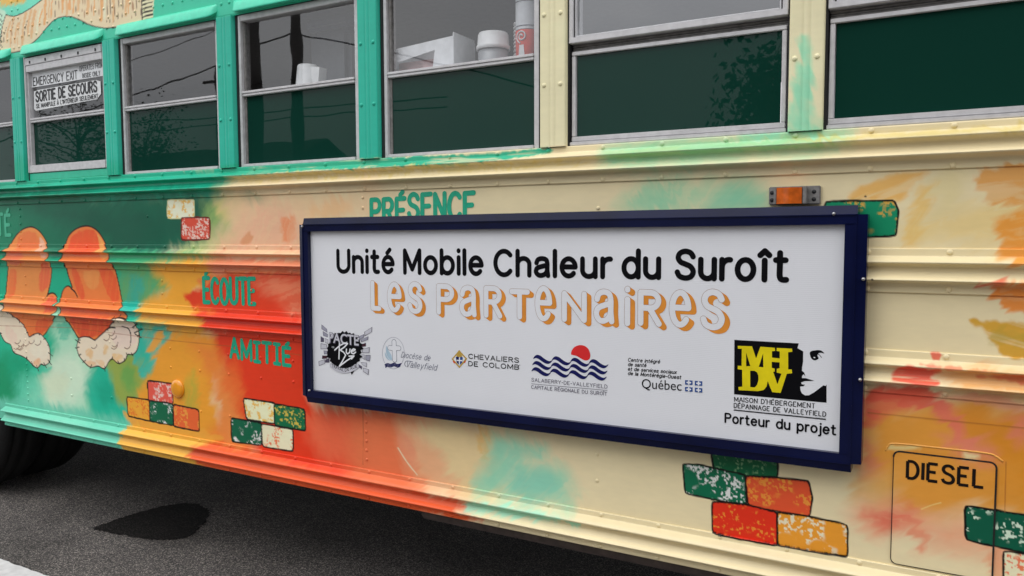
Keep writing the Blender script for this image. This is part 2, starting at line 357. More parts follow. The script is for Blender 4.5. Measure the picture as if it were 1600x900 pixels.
# right hand strokes on the upper panel
fill([(1322, 314), (1345, 292), (1400, 273), (1438, 268), (1442, 280), (1400, 312), (1340, 318)], (216, 164, 88), .015, .012, .9, dry=.45, ang=25)
fill([(1412, 372), (1432, 302), (1456, 282), (1468, 288), (1444, 330), (1438, 374)], (218, 176, 104), .02, .012, .85, dry=.4, ang=70)
fill([(1440, 338), (1500, 318), (1610, 312), (1700, 330), (1700, 384), (1440, 374)], (210, 184, 120), .04, .02, .7, dry=.3)
fill([(1462, 278), (1502, 268), (1496, 320), (1462, 332)], (205, 190, 138), .03, .01, .6)
fill([(1527, 270), (1550, 259), (1780, 250), (1780, 330), (1600, 322), (1536, 314)], (206, 150, 84), .014, .012, .95, dry=.4, ang=8)
fill([(1548, 358), (1600, 330), (1780, 300), (1780, 410), (1610, 416), (1576, 400)], (212, 142, 62), .02, .015, .95, dry=.25, ang=10)
fill([(1540, 446), (1600, 442), (1780, 446), (1780, 510), (1606, 491), (1562, 480), (1548, 462)], (214, 128, 56), .012, .008, .95, dry=.15)
fill([(1532, 440), (1560, 440), (1560, 452), (1540, 452)], (205, 100, 78), .012, .006, .8)
fill([(1515, 499), (1560, 501), (1780, 522), (1780, 590), (1620, 566), (1566, 556), (1540, 522)], (192, 146, 52), .0108, .01, .95, smooth=False, dry=.45, ang=-15)
fill([(1560, 520), (1700, 530), (1700, 545), (1570, 535)], (160, 140, 60), .02, .01, .6, dry=.4, ang=-8)
# --- upper rub rail and the field between the rails
fill([(-300, 398), (120, 404), (262, 404), (272, 440), (240, 470), (192, 505), (-300, 480)], (32, 158, 122), .05, .03)
fill([(180, 392), (330, 398), (345, 404), (250, 412), (180, 408)], (60, 160, 112), .02, .01, .9)
fill([(150, 412), (262, 416), (262, 426), (150, 424)], (92, 150, 84), .02, .01, .7, dry=.3)
fill([(190, 425), (270, 420), (256, 452), (236, 500), (196, 500)], (96, 148, 92), .05, .03, .9, dry=.3, ang=75)
fill([(206, 432), (226, 440), (215, 480), (200, 490)], (52, 152, 134), .03, .02, .8, dry=.4, ang=80)
fill([(240, 425), (280, 424), (276, 448), (250, 452)], (100, 152, 76), .03, .02, .8, dry=.3, ang=70)
fill([(236, 416), (275, 405), (348, 406), (352, 440), (322, 446), (300, 470), (330, 500), (345, 512), (232, 512), (236, 470), (262, 450)], (214, 150, 54), .04, .02)
fill([(335, 402), (380, 398), (482, 400), (482, 442), (345, 438)], (214, 132, 98), .04, .015)
fill([(368, 394), (482, 394), (482, 406), (368, 404)], (226, 180, 140), .02, .008, .8)
fill([(310, 436), (400, 422), (482, 428), (482, 440), (390, 436), (330, 450)], (208, 112, 62), .02, .012, .9)
fill([(286, 460), (318, 448), (345, 434), (400, 428), (482, 434), (484, 512), (330, 504), (302, 482)], (203, 64, 40), .018, .012)
fill([(395, 434), (482, 432), (482, 472), (452, 478), (428, 462)], (212, 140, 104), .05, .02, .6, dry=.45, ang=15)
fill([(452, 480), (484, 482), (484, 516), (452, 508)], (222, 150, 116), .03, .02, .5, dry=.5)
# --- lower rub rail
fill([(188, 472), (230, 476), (232, 506), (202, 506), (190, 490)], (40, 170, 150), .015, .008)
fill([(226, 474), (320, 480), (345, 500), (330, 516), (300, 530), (228, 512)], (226, 156, 62), .03, .02)
fill([(318, 484), (484, 498), (488, 530), (340, 520), (322, 505)], (206, 62, 42), .03, .015)
# --- lower panel, left to right
fill([(-300, 486), (246, 504), (216, 640), (212, 720), (-300, 690)], (40, 166, 128), .04, .02)
fill([(-300, 560), (10, 560), (26, 610), (10, 668), (-300, 690)], (24, 136, 92), .06, .03, .9)
fill([(10, 560), (40, 565), (50, 590), (30, 600), (12, 585)], (20, 150, 112), .05, .03, .8)
fill([(86, 492), (104, 490), (122, 530), (150, 588), (138, 640), (120, 672), (60, 650), (40, 612), (82, 576)], (158, 204, 174), .07, .04, .95)
fill([(86, 560), (124, 552), (134, 600), (110, 640), (70, 630), (66, 590)], (192, 214, 186), .06, .03, .9)
fill([(64, 590), (100, 588), (98, 620), (70, 622)], (196, 204, 172), .05, .03, .6)
fill([(90, 508), (112, 504), (108, 524), (98, 532)], (60, 170, 140), .015, .01, .7, dry=.3)
fill([(50, 578), (80, 572), (76, 580), (58, 585)], (60, 180, 146), .015, .008, .8)
fill([(30, 590), (70, 600), (64, 640), (26, 640)], (98, 196, 164), .05, .03, .7, dry=.3, ang=60)
fill([(134, 600), (152, 574), (192, 566), (214, 600), (222, 640), (206, 672), (150, 650), (138, 628)], (38, 168, 138), .04, .03, .95)
fill([(150, 600), (180, 595), (186, 625), (160, 630)], (30, 148, 118), .04, .02, .7)
fill([(166, 552), (214, 552), (236, 588), (222, 622), (190, 632), (178, 600)], (142, 152, 62), .04, .02, .9)
fill([(190, 575), (205, 570), (212, 600), (196, 610)], (84, 150, 78), .03, .02, .7)
fill([(228, 516), (345, 524), (350, 560), (332, 604), (345, 706), (300, 702), (204, 672), (222, 606), (238, 560)], (214, 144, 52), .035, .02)
fill([(290, 592), (306, 590), (306, 640), (288, 636)], (160, 156, 62), .03, .02, .7, dry=.3, ang=85)
fill([(202, 510), (268, 516), (250, 542), (236, 562), (224, 592), (212, 572), (206, 548)], (54, 166, 146), .02, .015, .9, dry=.35, ang=50)
fill([(242, 522), (258, 524), (240, 548), (232, 546)], (214, 146, 56), .012, .008, .9)
fill([(222, 575), (242, 562), (240, 572), (226, 590)], (60, 170, 150), .012, .01, .8)
fill([(300, 536), (372, 552), (402, 640), (395, 724), (330, 708), (334, 620)], (214, 122, 56), .06, .03, .95)
fill([(338, 512), (484, 518), (492, 640), (640, 655), (645, 800), (480, 775), (405, 715), (380, 660), (366, 600)], (205, 60, 38), .04, .03)
fill([(365, 560), (380, 600), (385, 640), (370, 640), (350, 600)], (212, 100, 50), .04, .02, .8)
fill([(490, 640), (606, 650), (560, 724), (498, 704)], (214, 104, 72), .05, .03, .8)
fill([(505, 642), (570, 648), (560, 668), (510, 660)], (205, 82, 56), .05, .02, .8)
fill([(556, 650), (660, 655), (690, 720), (650, 810), (566, 795), (548, 720)], (214, 112, 74), .06, .03, .95)
fill([(625, 650), (706, 664), (752, 690), (735, 782), (668, 764), (636, 720)], (216, 162, 122), .05, .03, .95)
fill([(660, 665), (760, 672), (790, 740), (760, 800), (720, 770), (690, 720)], (208, 186, 140), .05, .03, .95)
fill([(622, 690), (640, 680), (652, 724), (634, 720)], (212, 136, 104), .02, .012, .7, dry=.3, ang=-60)
line([(622, 700), (636, 722), (652, 742)], (228, 190, 156), .005)
fill([(744, 670), (766, 672), (762, 716), (748, 708)], (208, 166, 92), .012, .008, .6, dry=.3, ang=88)
fill([(772, 688), (806, 688), (850, 704), (818, 724), (850, 732), (884, 738), (880, 790), (756, 772), (752, 740), (776, 728)], (140, 194, 164), .05, .03, .95, dry=.25, ang=50)
fill([(800, 742), (862, 742), (864, 776), (800, 766)], (126, 188, 164), .04, .02, .8)
fill([(760, 716), (782, 700), (790, 740), (768, 756)], (130, 190, 160), .03, .02, .7)
# right: amber and pink round the fuel door
fill([(1340, 660), (1360, 632), (1420, 622), (1600, 634), (1780, 650), (1780, 838), (1600, 822), (1530, 812), (1430, 806), (1385, 790), (1352, 735)], (202, 136, 54), .06, .03, .97)
fill([(1500, 640), (1582, 646), (1600, 700), (1560, 712), (1516, 690), (1492, 655)], (196, 126, 50), .03, .02, .9)
fill([(1590, 650), (1780, 680), (1780, 800), (1585, 780)], (200, 130, 46), .04, .02, .9)
fill([(1352, 608), (1385, 602), (1450, 610), (1480, 632), (1470, 640), (1420, 636), (1375, 650), (1352, 662)], (206, 92, 74), .02, .015, .9, dry=.2)
fill([(1458, 622), (1480, 626), (1498, 660), (1524, 700), (1500, 700), (1476, 665), (1462, 645)], (206, 108, 88), .02, .012, .9)
fill([(1468, 684), (1545, 690), (1556, 716), (1520, 716), (1480, 700)], (206, 124, 98), .03, .02, .85)
fill([(1575, 655), (1610, 650), (1612, 700), (1586, 690)], (206, 118, 96), .03, .02, .8)
fill([(1350, 690), (1362, 700), (1372, 728), (1352, 738)], (204, 118, 92), .03, .02, .8)
fill([(1396, 694), (1425, 698), (1420, 706), (1398, 704)], (206, 190, 130), .012, .006, .8)
fill([(1505, 706), (1528, 710), (1524, 718), (1508, 716)], (212, 202, 152), .012, .006, .8)
fill([(1336, 740), (1400, 735), (1410, 790), (1350, 800)], (202, 160, 96), .05, .03, .6, dry=.2, ang=70)
fill([(1336, 798), (1390, 784), (1440, 800), (1500, 816), (1550, 826), (1610, 846), (1610, 900), (1556, 880), (1520, 858), (1452, 862), (1428, 826), (1370, 834)], (214, 150, 116), .05, .03, .9)
fill([(1350, 800), (1420, 790), (1428, 812), (1384, 832)], (208, 104, 82), .03, .015, .85, dry=.35)
fill([(1424, 812), (1440, 810), (1450, 855), (1438, 858)], (210, 126, 96), .02, .012, .8)
fill([(1550, 850), (1568, 850), (1568, 900), (1548, 900)], (214, 140, 100), .02, .012, .7)
line([(1440, 795), (1455, 789), (1470, 785)], (224, 178, 108), .003)
# lower rub rail, right end
fill([(1400, 578), (1412, 572), (1466, 576), (1452, 590), (1466, 596), (1448, 600), (1406, 596)], (214, 92, 72), .0108, .012, .95, dry=.75)
fill([(1455, 551), (1470, 553), (1468, 561), (1459, 561)], (206, 92, 74), .006, .004, .9)
fill([(1440, 566), (1500, 572), (1560, 578), (1500, 578), (1455, 572)], (214, 110, 86), .008, .006, .8)
fill([(1480, 578), (1560, 578), (1780, 596), (1780, 640), (1560, 620), (1500, 606)], (212, 158, 96), .03, .02, .85, dry=.3, ang=-4)
fill([(1550, 584), (1780, 600), (1780, 612), (1560, 594)], (200, 96, 66), .01, .008, .8, dry=.4, ang=-4)
fill([(1357, 614), (1378, 604), (1450, 608), (1456, 620), (1357, 624)], (206, 88, 68), .012, .01, .9)
fill([(1470, 614), (1560, 622), (1640, 640), (1480, 626)], (206, 140, 112), .012, .01, .7)
# --- skirt rail
fill([(-300, 606), (0, 622), (120, 638), (214, 664), (206, 716), (-300, 690)], (100, 184, 158), .03, .012, .9)
fill([(208, 660), (330, 684), (350, 742), (206, 716)], (228, 162, 66), .015, .008)
fill([(326, 690), (560, 748), (742, 788), (720, 795), (736, 802), (715, 812), (340, 740)], (208, 86, 46), .025, .012)
fill([(736, 782), (800, 786), (895, 808), (890, 816), (742, 796)], (150, 206, 176), .015, .008, .9)
fill([(205, 644), (330, 676), (330, 690), (210, 664)], (222, 150, 62), .012, .008, .8)
# --- painted mittens
LM = [(12, 400), (15, 388), (22, 374), (32, 362), (44, 356), (54, 357), (63, 364), (71, 376), (76, 390), (79, 405), (80, 420), (79, 435), (75, 455), (72, 466), (76, 461), (82, 459), (87, 462), (90, 469), (91, 478), (91, 486), (85, 497), (76, 511), (67, 524), (45, 535), (25, 510), (9, 485), (9, 470), (11, 445), (13, 420)]
RM = [(101, 395), (103, 382), (108, 369), (117, 360), (129, 355), (141, 355), (152, 362), (160, 373), (167, 388), (172, 400), (178, 417), (182, 432), (186, 450), (190, 470), (196, 488), (202, 500), (175, 528), (140, 538), (124, 528), (116, 516), (108, 503), (100, 488), (96, 478), (96, 467), (98, 457), (102, 450), (107, 448), (112, 451), (113, 447), (108, 432), (104, 416), (101, 404)]
for M_ in (LM, RM): line(M_, (38, 30, 24), .013, closed=True)
fill(LM, (214, 134, 72), .004, 0); fill(RM, (214, 118, 62), .004, 0)
def patch(px, col, op=.85, f=.0105, dry=.3, ang=75): fill(px, col, f, .008, op, dry=dry, ang=ang)
patch([(28, 372), (44, 362), (58, 368), (62, 385), (46, 392), (30, 390)], (216, 110, 62)); patch([(62, 372), (72, 384), (76, 402), (68, 400), (64, 388)], (226, 172, 148), .8)
patch([(16, 395), (30, 392), (40, 400), (36, 412), (16, 412)], (214, 104, 80), .7); patch([(15, 425), (26, 425), (22, 460), (13, 462)], (214, 100, 58))
patch([(66, 412), (78, 412), (78, 440), (68, 455), (60, 450)], (210, 92, 62)); patch([(74, 468), (84, 462), (90, 472), (88, 486), (74, 486)], (208, 84, 62))
patch([(20, 490), (60, 494), (84, 498), (66, 522), (46, 530), (30, 510)], (212, 106, 56), .85); patch([(60, 500), (82, 498), (68, 520), (56, 518)], (204, 80, 48), .8)
patch([(110, 372), (128, 360), (148, 362), (156, 380), (152, 396), (112, 396)], (214, 84, 48), .95); patch([(152, 366), (168, 390), (172, 402), (160, 402), (156, 384)], (224, 160, 90))
patch([(112, 420), (122, 425), (132, 460), (128, 470), (118, 450)], (210, 84, 50)); patch([(156, 420), (178, 425), (186, 465), (172, 468), (160, 440)], (210, 82, 48))
patch([(130, 425), (154, 424), (152, 446), (138, 450)], (216, 138, 76)); patch([(102, 480), (140, 484), (190, 492), (150, 498), (104, 490)], (206, 92, 56), .8)
patch([(112, 496), (190, 500), (170, 515), (150, 526), (128, 528)], (200, 74, 48), .95)
line([(111, 451), (117, 456), (121, 464)], (38, 30, 24), .007)
FL = [(-6, 478), (6, 477), (13, 487), (20, 493), (30, 502), (38, 510), (42, 519), (46, 527), (54, 523), (62, 522), (70, 530), (76, 540), (78, 553), (77, 565), (70, 570), (64, 568), (58, 574), (50, 568), (42, 560), (33, 555), (22, 550), (17, 538), (8, 533), (1, 520), (-6, 505)]
FR = [(123, 531), (130, 527), (140, 528), (148, 532), (157, 525), (168, 515), (180, 503), (190, 497), (205, 500), (213, 508), (217, 525), (214, 545), (207, 553), (199, 553), (195, 562), (185, 567), (176, 560), (170, 564), (163, 575), (153, 571), (142, 573), (132, 565), (124, 555), (121, 543)]
for f_ in (FL, FR):
    line(f_, (40, 30, 26), .011, closed=True); fill(f_, (230, 198, 174), .004, 0)
patch([(60, 524), (74, 536), (76, 556), (60, 560), (46, 545)], (222, 206, 184), .8); patch([(52, 566), (62, 560), (60, 572)], (216, 150, 100), .8); patch([(10, 510), (24, 520), (26, 540), (12, 530)], (224, 186, 166), .8)
patch = lambda px, col, op=.85: fill(px, col, .010, .006, op * .7, dry=.4, ang=40)
patch([(138, 545), (146, 548), (143, 560), (134, 553)], (206, 158, 92), .9); patch([(163, 540), (169, 541), (167, 552), (161, 553)], (204, 160, 90), .9); patch([(176, 552), (192, 556), (188, 566), (178, 562)], (212, 166, 96), .9)
patch([(134, 563), (150, 566), (144, 573), (134, 568)], (214, 160, 106), .8); patch([(150, 563), (164, 565), (160, 574)], (212, 170, 116), .8); patch([(178, 512), (208, 508), (212, 535), (188, 545), (176, 530)], (222, 188, 178), .8)
hr = random.Random(2)
for f_, cx, cy in ((FL, 40, 530), (FR, 170, 535)):
    for i in range(0, len(f_)):
        if hr.random() < .75:
            a, b = f_[i]; dx, dy = (a - cx) / 60, (b - cy) / 40; line([(a - 3 * dx, b - 3 * dy), (a + 3 * dx + hr.uniform(-2, 2), b + 4 * dy + hr.uniform(-2, 2))], (45, 34, 28), .005, smooth=False)
    for i in range(9):
        a, b = cx + hr.uniform(-22, 22) * (1 if cx < 100 else 1.5), cy + hr.uniform(-8, 14) + (hr.uniform(-10, 0) if cx > 100 else 0)
        if sdist(np.array([a * 1.0]), np.array([b * 1.0]), f_)[0] < -4: line([(a - 4, b + 2), (a, b + 4), (a + 4, b + 1), (a + 5, b - 3)], (120, 88, 68), .004)
for q in ([(208, 512), (216, 506)], [(210, 520), (222, 514)], [(211, 522), (221, 528)], [(118, 531), (125, 536)], [(186, 503), (184, 495)], [(192, 510), (200, 513), (204, 522), (204, 536)], [(165, 516), (172, 512), (180, 512)]): line(q, (38, 30, 26), .006)
# --- painted bricks
def brick(px, col, speck, edge=(36, 28, 22), w=.009):
    n = len(px); P = []
    for i in range(n):                                        # rounded corners, hand wobble
        p0, p1, p2 = (np.array(px[(i + k) % n], float) for k in (-1, 0, 1)); r = .12
        P += [p1 + (p0 - p1) * r, p1 * .96 + (p0 + p2) * .02, p1 + (p2 - p1) * r]
    line(P, edge, w * 1.5, closed=True, smooth=False); fill(P, col, .003, .0015, smooth=False, speck=speck)
WH, AMB, PALE = (226, 222, 208), (216, 164, 62), (226, 190, 178)
brick([(262, 313), (303, 313), (303, 340), (262, 341)], (230, 218, 186), (AMB, .55, 62), (190, 190, 140), .006)
brick([(284, 341), (327, 341), (327, 373), (284, 374)], (196, 76, 58), (PALE, .56, 66), (96, 34, 26))
brick([(231, 596), (268, 600), (270, 631), (233, 627)], (206, 84, 70), (PALE, .57, 66))
brick([(198.5, 621), (233, 626), (235, 657), (201, 649)], (218, 152, 56), ((206, 104, 46), .60, 60))
brick([(234, 627), (270, 632), (271.5, 664), (235, 657)], (20, 94, 66), (WH, .57, 66), (24, 34, 26))
brick([(271.5, 633), (310, 641), (311, 673), (272, 665)], (210, 96, 54), ((226, 146, 66), .58, 44))
brick([(381, 623.5), (429, 631), (429, 661), (386, 654)], (228, 212, 174), (AMB, .57, 58))
brick([(429, 632), (475, 640), (477, 672), (430, 664)], (20, 100, 66), ((196, 172, 74), .59, 56), (24, 30, 22))
brick([(362, 654), (408, 662), (408, 695), (363, 689)], (20, 92, 66), (WH, .58, 60), (24, 30, 22))
brick([(409, 663), (457, 672), (457, 704), (411, 697)], (230, 208, 174), ((216, 98, 54), .58, 60))
BE = (20, 20, 16)
brick([(1112, 700), (1213, 715), (1214, 744), (1160, 742), (1117, 735)], (24, 92, 60), ((110, 150, 110), .64, 70), BE, .007)
brick([(1068, 726), (1092, 727), (1115, 733), (1163, 743), (1165, 787), (1120, 780), (1072, 770)], (20, 98, 70), (WH, .59, 62), BE, .007)
brick([(1166, 745), (1215, 748), (1262, 753), (1268, 778), (1264, 806), (1170, 790)], (206, 82, 52), ((222, 140, 60), .60, 60), BE, .007)
brick([(1114, 785), (1166, 790), (1214, 802), (1214, 850), (1160, 841), (1114, 831)], (204, 54, 38), ((224, 130, 54), .66, 58), BE, .007)
brick([(1216, 802), (1260, 808), (1323, 821), (1323, 868), (1265, 859), (1216, 850)], (216, 142, 52), ((222, 208, 180), .58, 52), BE, .007)
brick([(1509, 791), (1600, 806), (1740, 832), (1740, 888), (1600, 862), (1511, 842)], (22, 84, 64), ((196, 220, 190), .63, 50), BE, .007)
brick([(1569, 862), (1640, 873), (1740, 892), (1740, 960), (1640, 940), (1570, 922)], (222, 206, 172), ((214, 98, 60), .62, 60), BE, .006)
brick([(1290, 316), (1396, 315), (1402, 330), (1399, 367), (1350, 369), (1292, 362)], (32, 126, 90), ((196, 150, 68), .51, 58), BE, .007)
# fine seam line in the lower skin
line([(-300, 500), (110, 512), (262, 531.5), (360, 541), (480, 556)], (150, 84, 48), .003, smooth=False, op=.6)
line([(1357, 645), (1600, 669), (1780, 687)], (150, 92, 46), .003, smooth=False, op=.7)
line([(567, 640), (567.5, 726)], (150, 74, 48), .0025, smooth=False, op=.7); line([(1572, 722), (1570, 800)], (150, 90, 46), .002, smooth=False, op=.8)
for q in ((1352, 307), (1364, 436)): line([q, (q[0] + .6, q[1])], (40, 28, 22), .005, smooth=False)
# --- roof panel: striped scarf
fill([(-200, -80), (60, -80), (70, 0), (20, 26), (-200, 40)], (104, 204, 174), .03, .02)
fill([(-60, -60), (40, -60), (42, -3), (32, 4), (20, 8), (3, 7), (-60, -10)], (228, 170, 76), .02, .01)
SC = [(-3, 80), (8, 79), (18, 82), (32, 79), (42, 72), (52, 66), (62, 57), (72, 44), (82, 33), (92, 27), (102, 25), (113, 25.5), (125, 30), (138, 37), (150, 41), (165, 43.5), (180, 42), (200, 38), (222, 33.5), (221, 0), (221, -80), (110, -80), (80, -14), (66, 1), (50, 13), (35, 22), (22, 27), (10, 24), (5, 40), (2, 60)]
fill([(-70, 0), (0, 14), (10, 24), (5, 45), (1, 80), (-70, 90)], (180, 214, 184), .008, .004)
fill([(221, -80), (240, -80), (239, 30), (222, 34)], (214, 208, 168), .008, .004)
line(SC, (46, 40, 34), .010, closed=True, smooth=False); fill(SC, (226, 194, 158), .004, 0, smooth=False)
sr = random.Random(5)
for i in range(46):
    u = i / 45; a = 6 + 213 * u + sr.uniform(-2, 2)
    top = -60 if a > 70 else 26 - (a - 10) * .38; bot = np.interp(a, [0, 18, 32, 52, 72, 92, 113, 138, 165, 222], [78, 80, 77, 64, 42, 26, 25, 36, 42, 33]) - 2
    y0 = top + sr.uniform(2, 18) if a < 70 else sr.uniform(-50, -10); y1 = bot - sr.uniform(0, 14)
    bend = 5 if a < 110 else -1
    c = sr.choice([(212, 146, 78), (206, 160, 108), (232, 214, 180), (150, 104, 70), (216, 150, 84), (90, 66, 50)])
    line([(a + bend, y0), (a + 1, (y0 + y1) / 2), (a, y1)], c, sr.uniform(.006, .02) if c[0] > 160 else .004, op=.8)
for i in range(9):
    b = -22 + i * 6.4; line([(222, b + 5), (230, b + 2), (239, b)], (50, 46, 38), .006); line([(-40, 14 + i * 8), (-4, 20 + i * 8), (4, 26 + i * 8)], (60, 70, 58), .005)
# posts: brush marks
fill([(1240, 150), (1252, 70), (1262, 58), (1268, 80), (1266, 150), (1272, 175), (1262, 204), (1236, 204), (1234, 160)], (150, 206, 168), .016, .01, .95, dry=.2, ang=88)
fill([(1250, 140), (1262, 90), (1266, 130), (1262, 200), (1248, 200)], (134, 200, 164), .012, .008, .8, dry=.3, ang=88)

def paint_mat(name, rough=.36, bump=.25):
    m = bpy.data.materials.new(name); m.use_nodes = True; n = m.node_tree; b = n.nodes['Principled BSDF']; l = n.links
    a = n.nodes.new('ShaderNodeAttribute'); a.attribute_name = 'paint'
    t = n.nodes.new('ShaderNodeTexCoord')
    st = n.nodes.new('ShaderNodeMapping'); st.inputs['Scale'].default_value = (22, 22, 70)
    x = n.nodes.new('ShaderNodeTexNoise'); x.inputs['Scale'].default_value = 1; x.inputs['Detail'].default_value = 4
    l.new(t.outputs['Object'], st.inputs[0]); l.new(st.outputs[0], x.inputs[0])
    mr = n.nodes.new('ShaderNodeMapRange'); mr.inputs[1].default_value = .3; mr.inputs[2].default_value = .7; mr.inputs[3].default_value = .975; mr.inputs[4].default_value = 1.02
    l.new(x.outputs[0], mr.inputs[0])
    mm = n.nodes.new('ShaderNodeMix'); mm.data_type = 'RGBA'; mm.blend_type = 'MULTIPLY'; mm.inputs[0].default_value = 1
    l.new(a.outputs['Color'], mm.inputs[6]); l.new(mr.outputs[0], mm.inputs[7]); l.new(mm.outputs[2], b.inputs['Base Color'])
    w = n.nodes.new('ShaderNodeTexNoise'); w.inputs['Scale'].default_value = 5; l.new(t.outputs['Object'], w.inputs[0])
    ad = n.nodes.new('ShaderNodeMath'); ad.operation = 'MULTIPLY_ADD'; ad.inputs[1].default_value = 6; l.new(w.outputs[0], ad.inputs[0]); l.new(x.outputs[0], ad.inputs[2])
    bp = n.nodes.new('ShaderNodeBump'); bp.inputs['Strength'].default_value = bump * .5; bp.inputs['Distance'].default_value = .0015; b.inputs['Specular IOR Level'].default_value = .36
    l.new(ad.outputs[0], bp.inputs['Height']); l.new(bp.outputs[0], b.inputs['Normal'])
    rr = n.nodes.new('ShaderNodeMapRange'); rr.inputs[3].default_value = rough - .08; rr.inputs[4].default_value = rough + .12; l.new(w.outputs[0], rr.inputs[0]); l.new(rr.outputs[0], b.inputs['Roughness'])
    return m
PAINT = paint_mat('mural_paint')

def x_samples(x0, x1, step=1.15):
    p = [at(q, 450)[0] for q in np.arange(-110, 1720, step)]
    lo, hi = p[0], p[-1]
    xs = [x for x in p if x0 < x < x1]
    if x0 < lo: xs = list(np.arange(x0, lo, .06)) + xs
    if x1 > hi: xs = xs + list(np.arange(hi + .03, x1, .06))
    xs = [x0] + [x for x in xs if x0 + 1e-4 < x < x1 - 1e-4] + [x1]
    return np.array(xs)
def resample(prof, step):
    o = [prof[0]]
    for (z0, y0), (z1, y1) in zip(prof[:-1], prof[1:]):
        n = max(1, int(math.ceil(math.hypot(z1 - z0, y1 - y0) / step)))
        o += [(z0 + (z1 - z0) * k / n, y0 + (y1 - y0) * k / n) for k in range(1, n + 1)]
    return o
def painted(name, xs, prof, parent, rivets=(), step=.0025, mask=None, rr=.0072, m=PAINT, wob=0):
    """sheet of painted metal: profile (z, y) swept along x, with domed rivets, coloured by the mural"""
    pr = np.array(resample(prof, step)); nx, nz = len(xs), len(pr)
    Xg, Zg = np.meshgrid(xs, pr[:, 0]); Yg = np.repeat(pr[:, 1][:, None], nx, 1)
    if wob: Yg = Yg + (fbm(Xg.ravel(), Zg.ravel(), 2.2, 2, 31).reshape(Xg.shape) - .5) * wob
    V = np.stack([Xg.ravel(), Yg.ravel(), Zg.ravel()], 1)
    j, i = np.meshgrid(np.arange(nz - 1), np.arange(nx - 1), indexing='ij'); b = (j * nx + i).ravel()
    Q = np.stack([b, b + nx, b + nx + 1, b + 1], 1)
    if mask is not None:
        cx, cz = V[Q, 0].mean(1), V[Q, 2].mean(1); Q = Q[mask(cx, cz)]
    CX, CZ = V[:, 0], V[:, 2]; extra = []; eq = []; base = len(V); cc = []
    for (x, z, y) in rivets:
        b0 = base + len(extra); n = 10
        for r, h in ((1, 0), (.86, .5), (.5, .88)):
            for k in range(n): a = 2 * math.pi * k / n; extra.append((x + rr * r * math.cos(a), y - rr * .55 * h, z + rr * r * math.sin(a)))
        extra += [(x, y - rr * .55, z)]
        for g in range(2):
            for k in range(n): eq.append((b0 + g * n + k, b0 + g * n + (k + 1) % n, b0 + (g + 1) * n + (k + 1) % n, b0 + (g + 1) * n + k))
        for k in range(0, n, 2): eq.append((b0 + 2 * n + k, b0 + 2 * n + (k + 1) % n, b0 + 2 * n + (k + 2) % n, b0 + 3 * n))
    if extra: V = np.vstack([V, np.array(extra)]); Q = np.vstack([Q, np.array(eq)])
    col = mural(V[:, 0], V[:, 2])
    me = bpy.data.meshes.new(name); me.vertices.add(len(V)); me.vertices.foreach_set('co', V.astype(np.float32).ravel())
    me.loops.add(Q.size); me.loops.foreach_set('vertex_index', Q.astype(np.int32).ravel())
    me.polygons.add(len(Q)); me.polygons.foreach_set('loop_start', np.arange(0, Q.size, 4, dtype=np.int32))
    me.polygons.foreach_set('loop_total', np.full(len(Q), 4, np.int32)); me.polygons.foreach_set('use_smooth', np.ones(len(Q), bool))
    me.update(calc_edges=True); me.validate()
    at_ = me.color_attributes.new('paint', 'FLOAT_COLOR', 'POINT'); at_.data.foreach_set('color', np.hstack([col, np.ones((len(V), 1))]).astype(np.float32).ravel())
    return link(name, me, m, parent)

# ------------------------------------------------------------------ materials
ALU = mat('window_aluminium', (.62, .61, .615), .45, .2, .5, .10, 40, .15, 300)
ALUD = mat('weathered_aluminium', (.26, .25, .24), .6, .3, .4, .25, 60, .3, 200)
RUB = mat('black_rubber', (.015, .015, .016), .6)
def glass_mat(name, film=None, refl=.125):
    m = bpy.data.materials.new(name); m.use_nodes = True; n = m.node_tree; n.nodes.clear(); l = n.links
    o = n.nodes.new('ShaderNodeOutputMaterial'); mixs = n.nodes.new('ShaderNodeMixShader'); gl = n.nodes.new('ShaderNodeBsdfGlossy'); gl.inputs['Roughness'].default_value = .012
    t = n.nodes.new('ShaderNodeTexCoord'); nz = n.nodes.new('ShaderNodeTexNoise'); nz.inputs['Scale'].default_value = 5; nz.inputs['Detail'].default_value = 1; l.new(t.outputs['Object'], nz.inputs[0])
    bp = n.nodes.new('ShaderNodeBump'); bp.inputs['Strength'].default_value = .11; bp.inputs['Distance'].default_value = .003; l.new(nz.outputs[0], bp.inputs['Height']); l.new(bp.outputs[0], gl.inputs['Normal'])
    geo = n.nodes.new('ShaderNodeNewGeometry'); dt = n.nodes.new('ShaderNodeVectorMath'); dt.operation = 'DOT_PRODUCT'; l.new(geo.outputs['Normal'], dt.inputs[0]); l.new(geo.outputs['Incoming'], dt.inputs[1])
    def mth(op, a, b=None):
        q = n.nodes.new('ShaderNodeMath'); q.operation = op
        for k_, v_ in ((0, a), (1, b)):
            if v_ is None: continue
            if isinstance(v_, (int, float)): q.inputs[k_].default_value = v_
            else: l.new(v_, q.inputs[k_])
        return q.outputs[0]
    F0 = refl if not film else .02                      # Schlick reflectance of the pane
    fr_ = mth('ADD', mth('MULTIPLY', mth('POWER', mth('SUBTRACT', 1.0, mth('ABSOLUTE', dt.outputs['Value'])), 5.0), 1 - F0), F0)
    if film:
        base = n.nodes.new('ShaderNodeBsdfDiffuse'); base.inputs['Color'].default_value = (*film, 1)
    else:
        base = n.nodes.new('ShaderNodeBsdfTransparent'); base.inputs['Color'].default_value = (.93, .94, .95, 1)
    l.new(fr_, mixs.inputs[0]); l.new(base.outputs[0], mixs.inputs[1]); l.new(gl.outputs[0], mixs.inputs[2]); l.new(mixs.outputs[0], o.inputs[0])
    return m
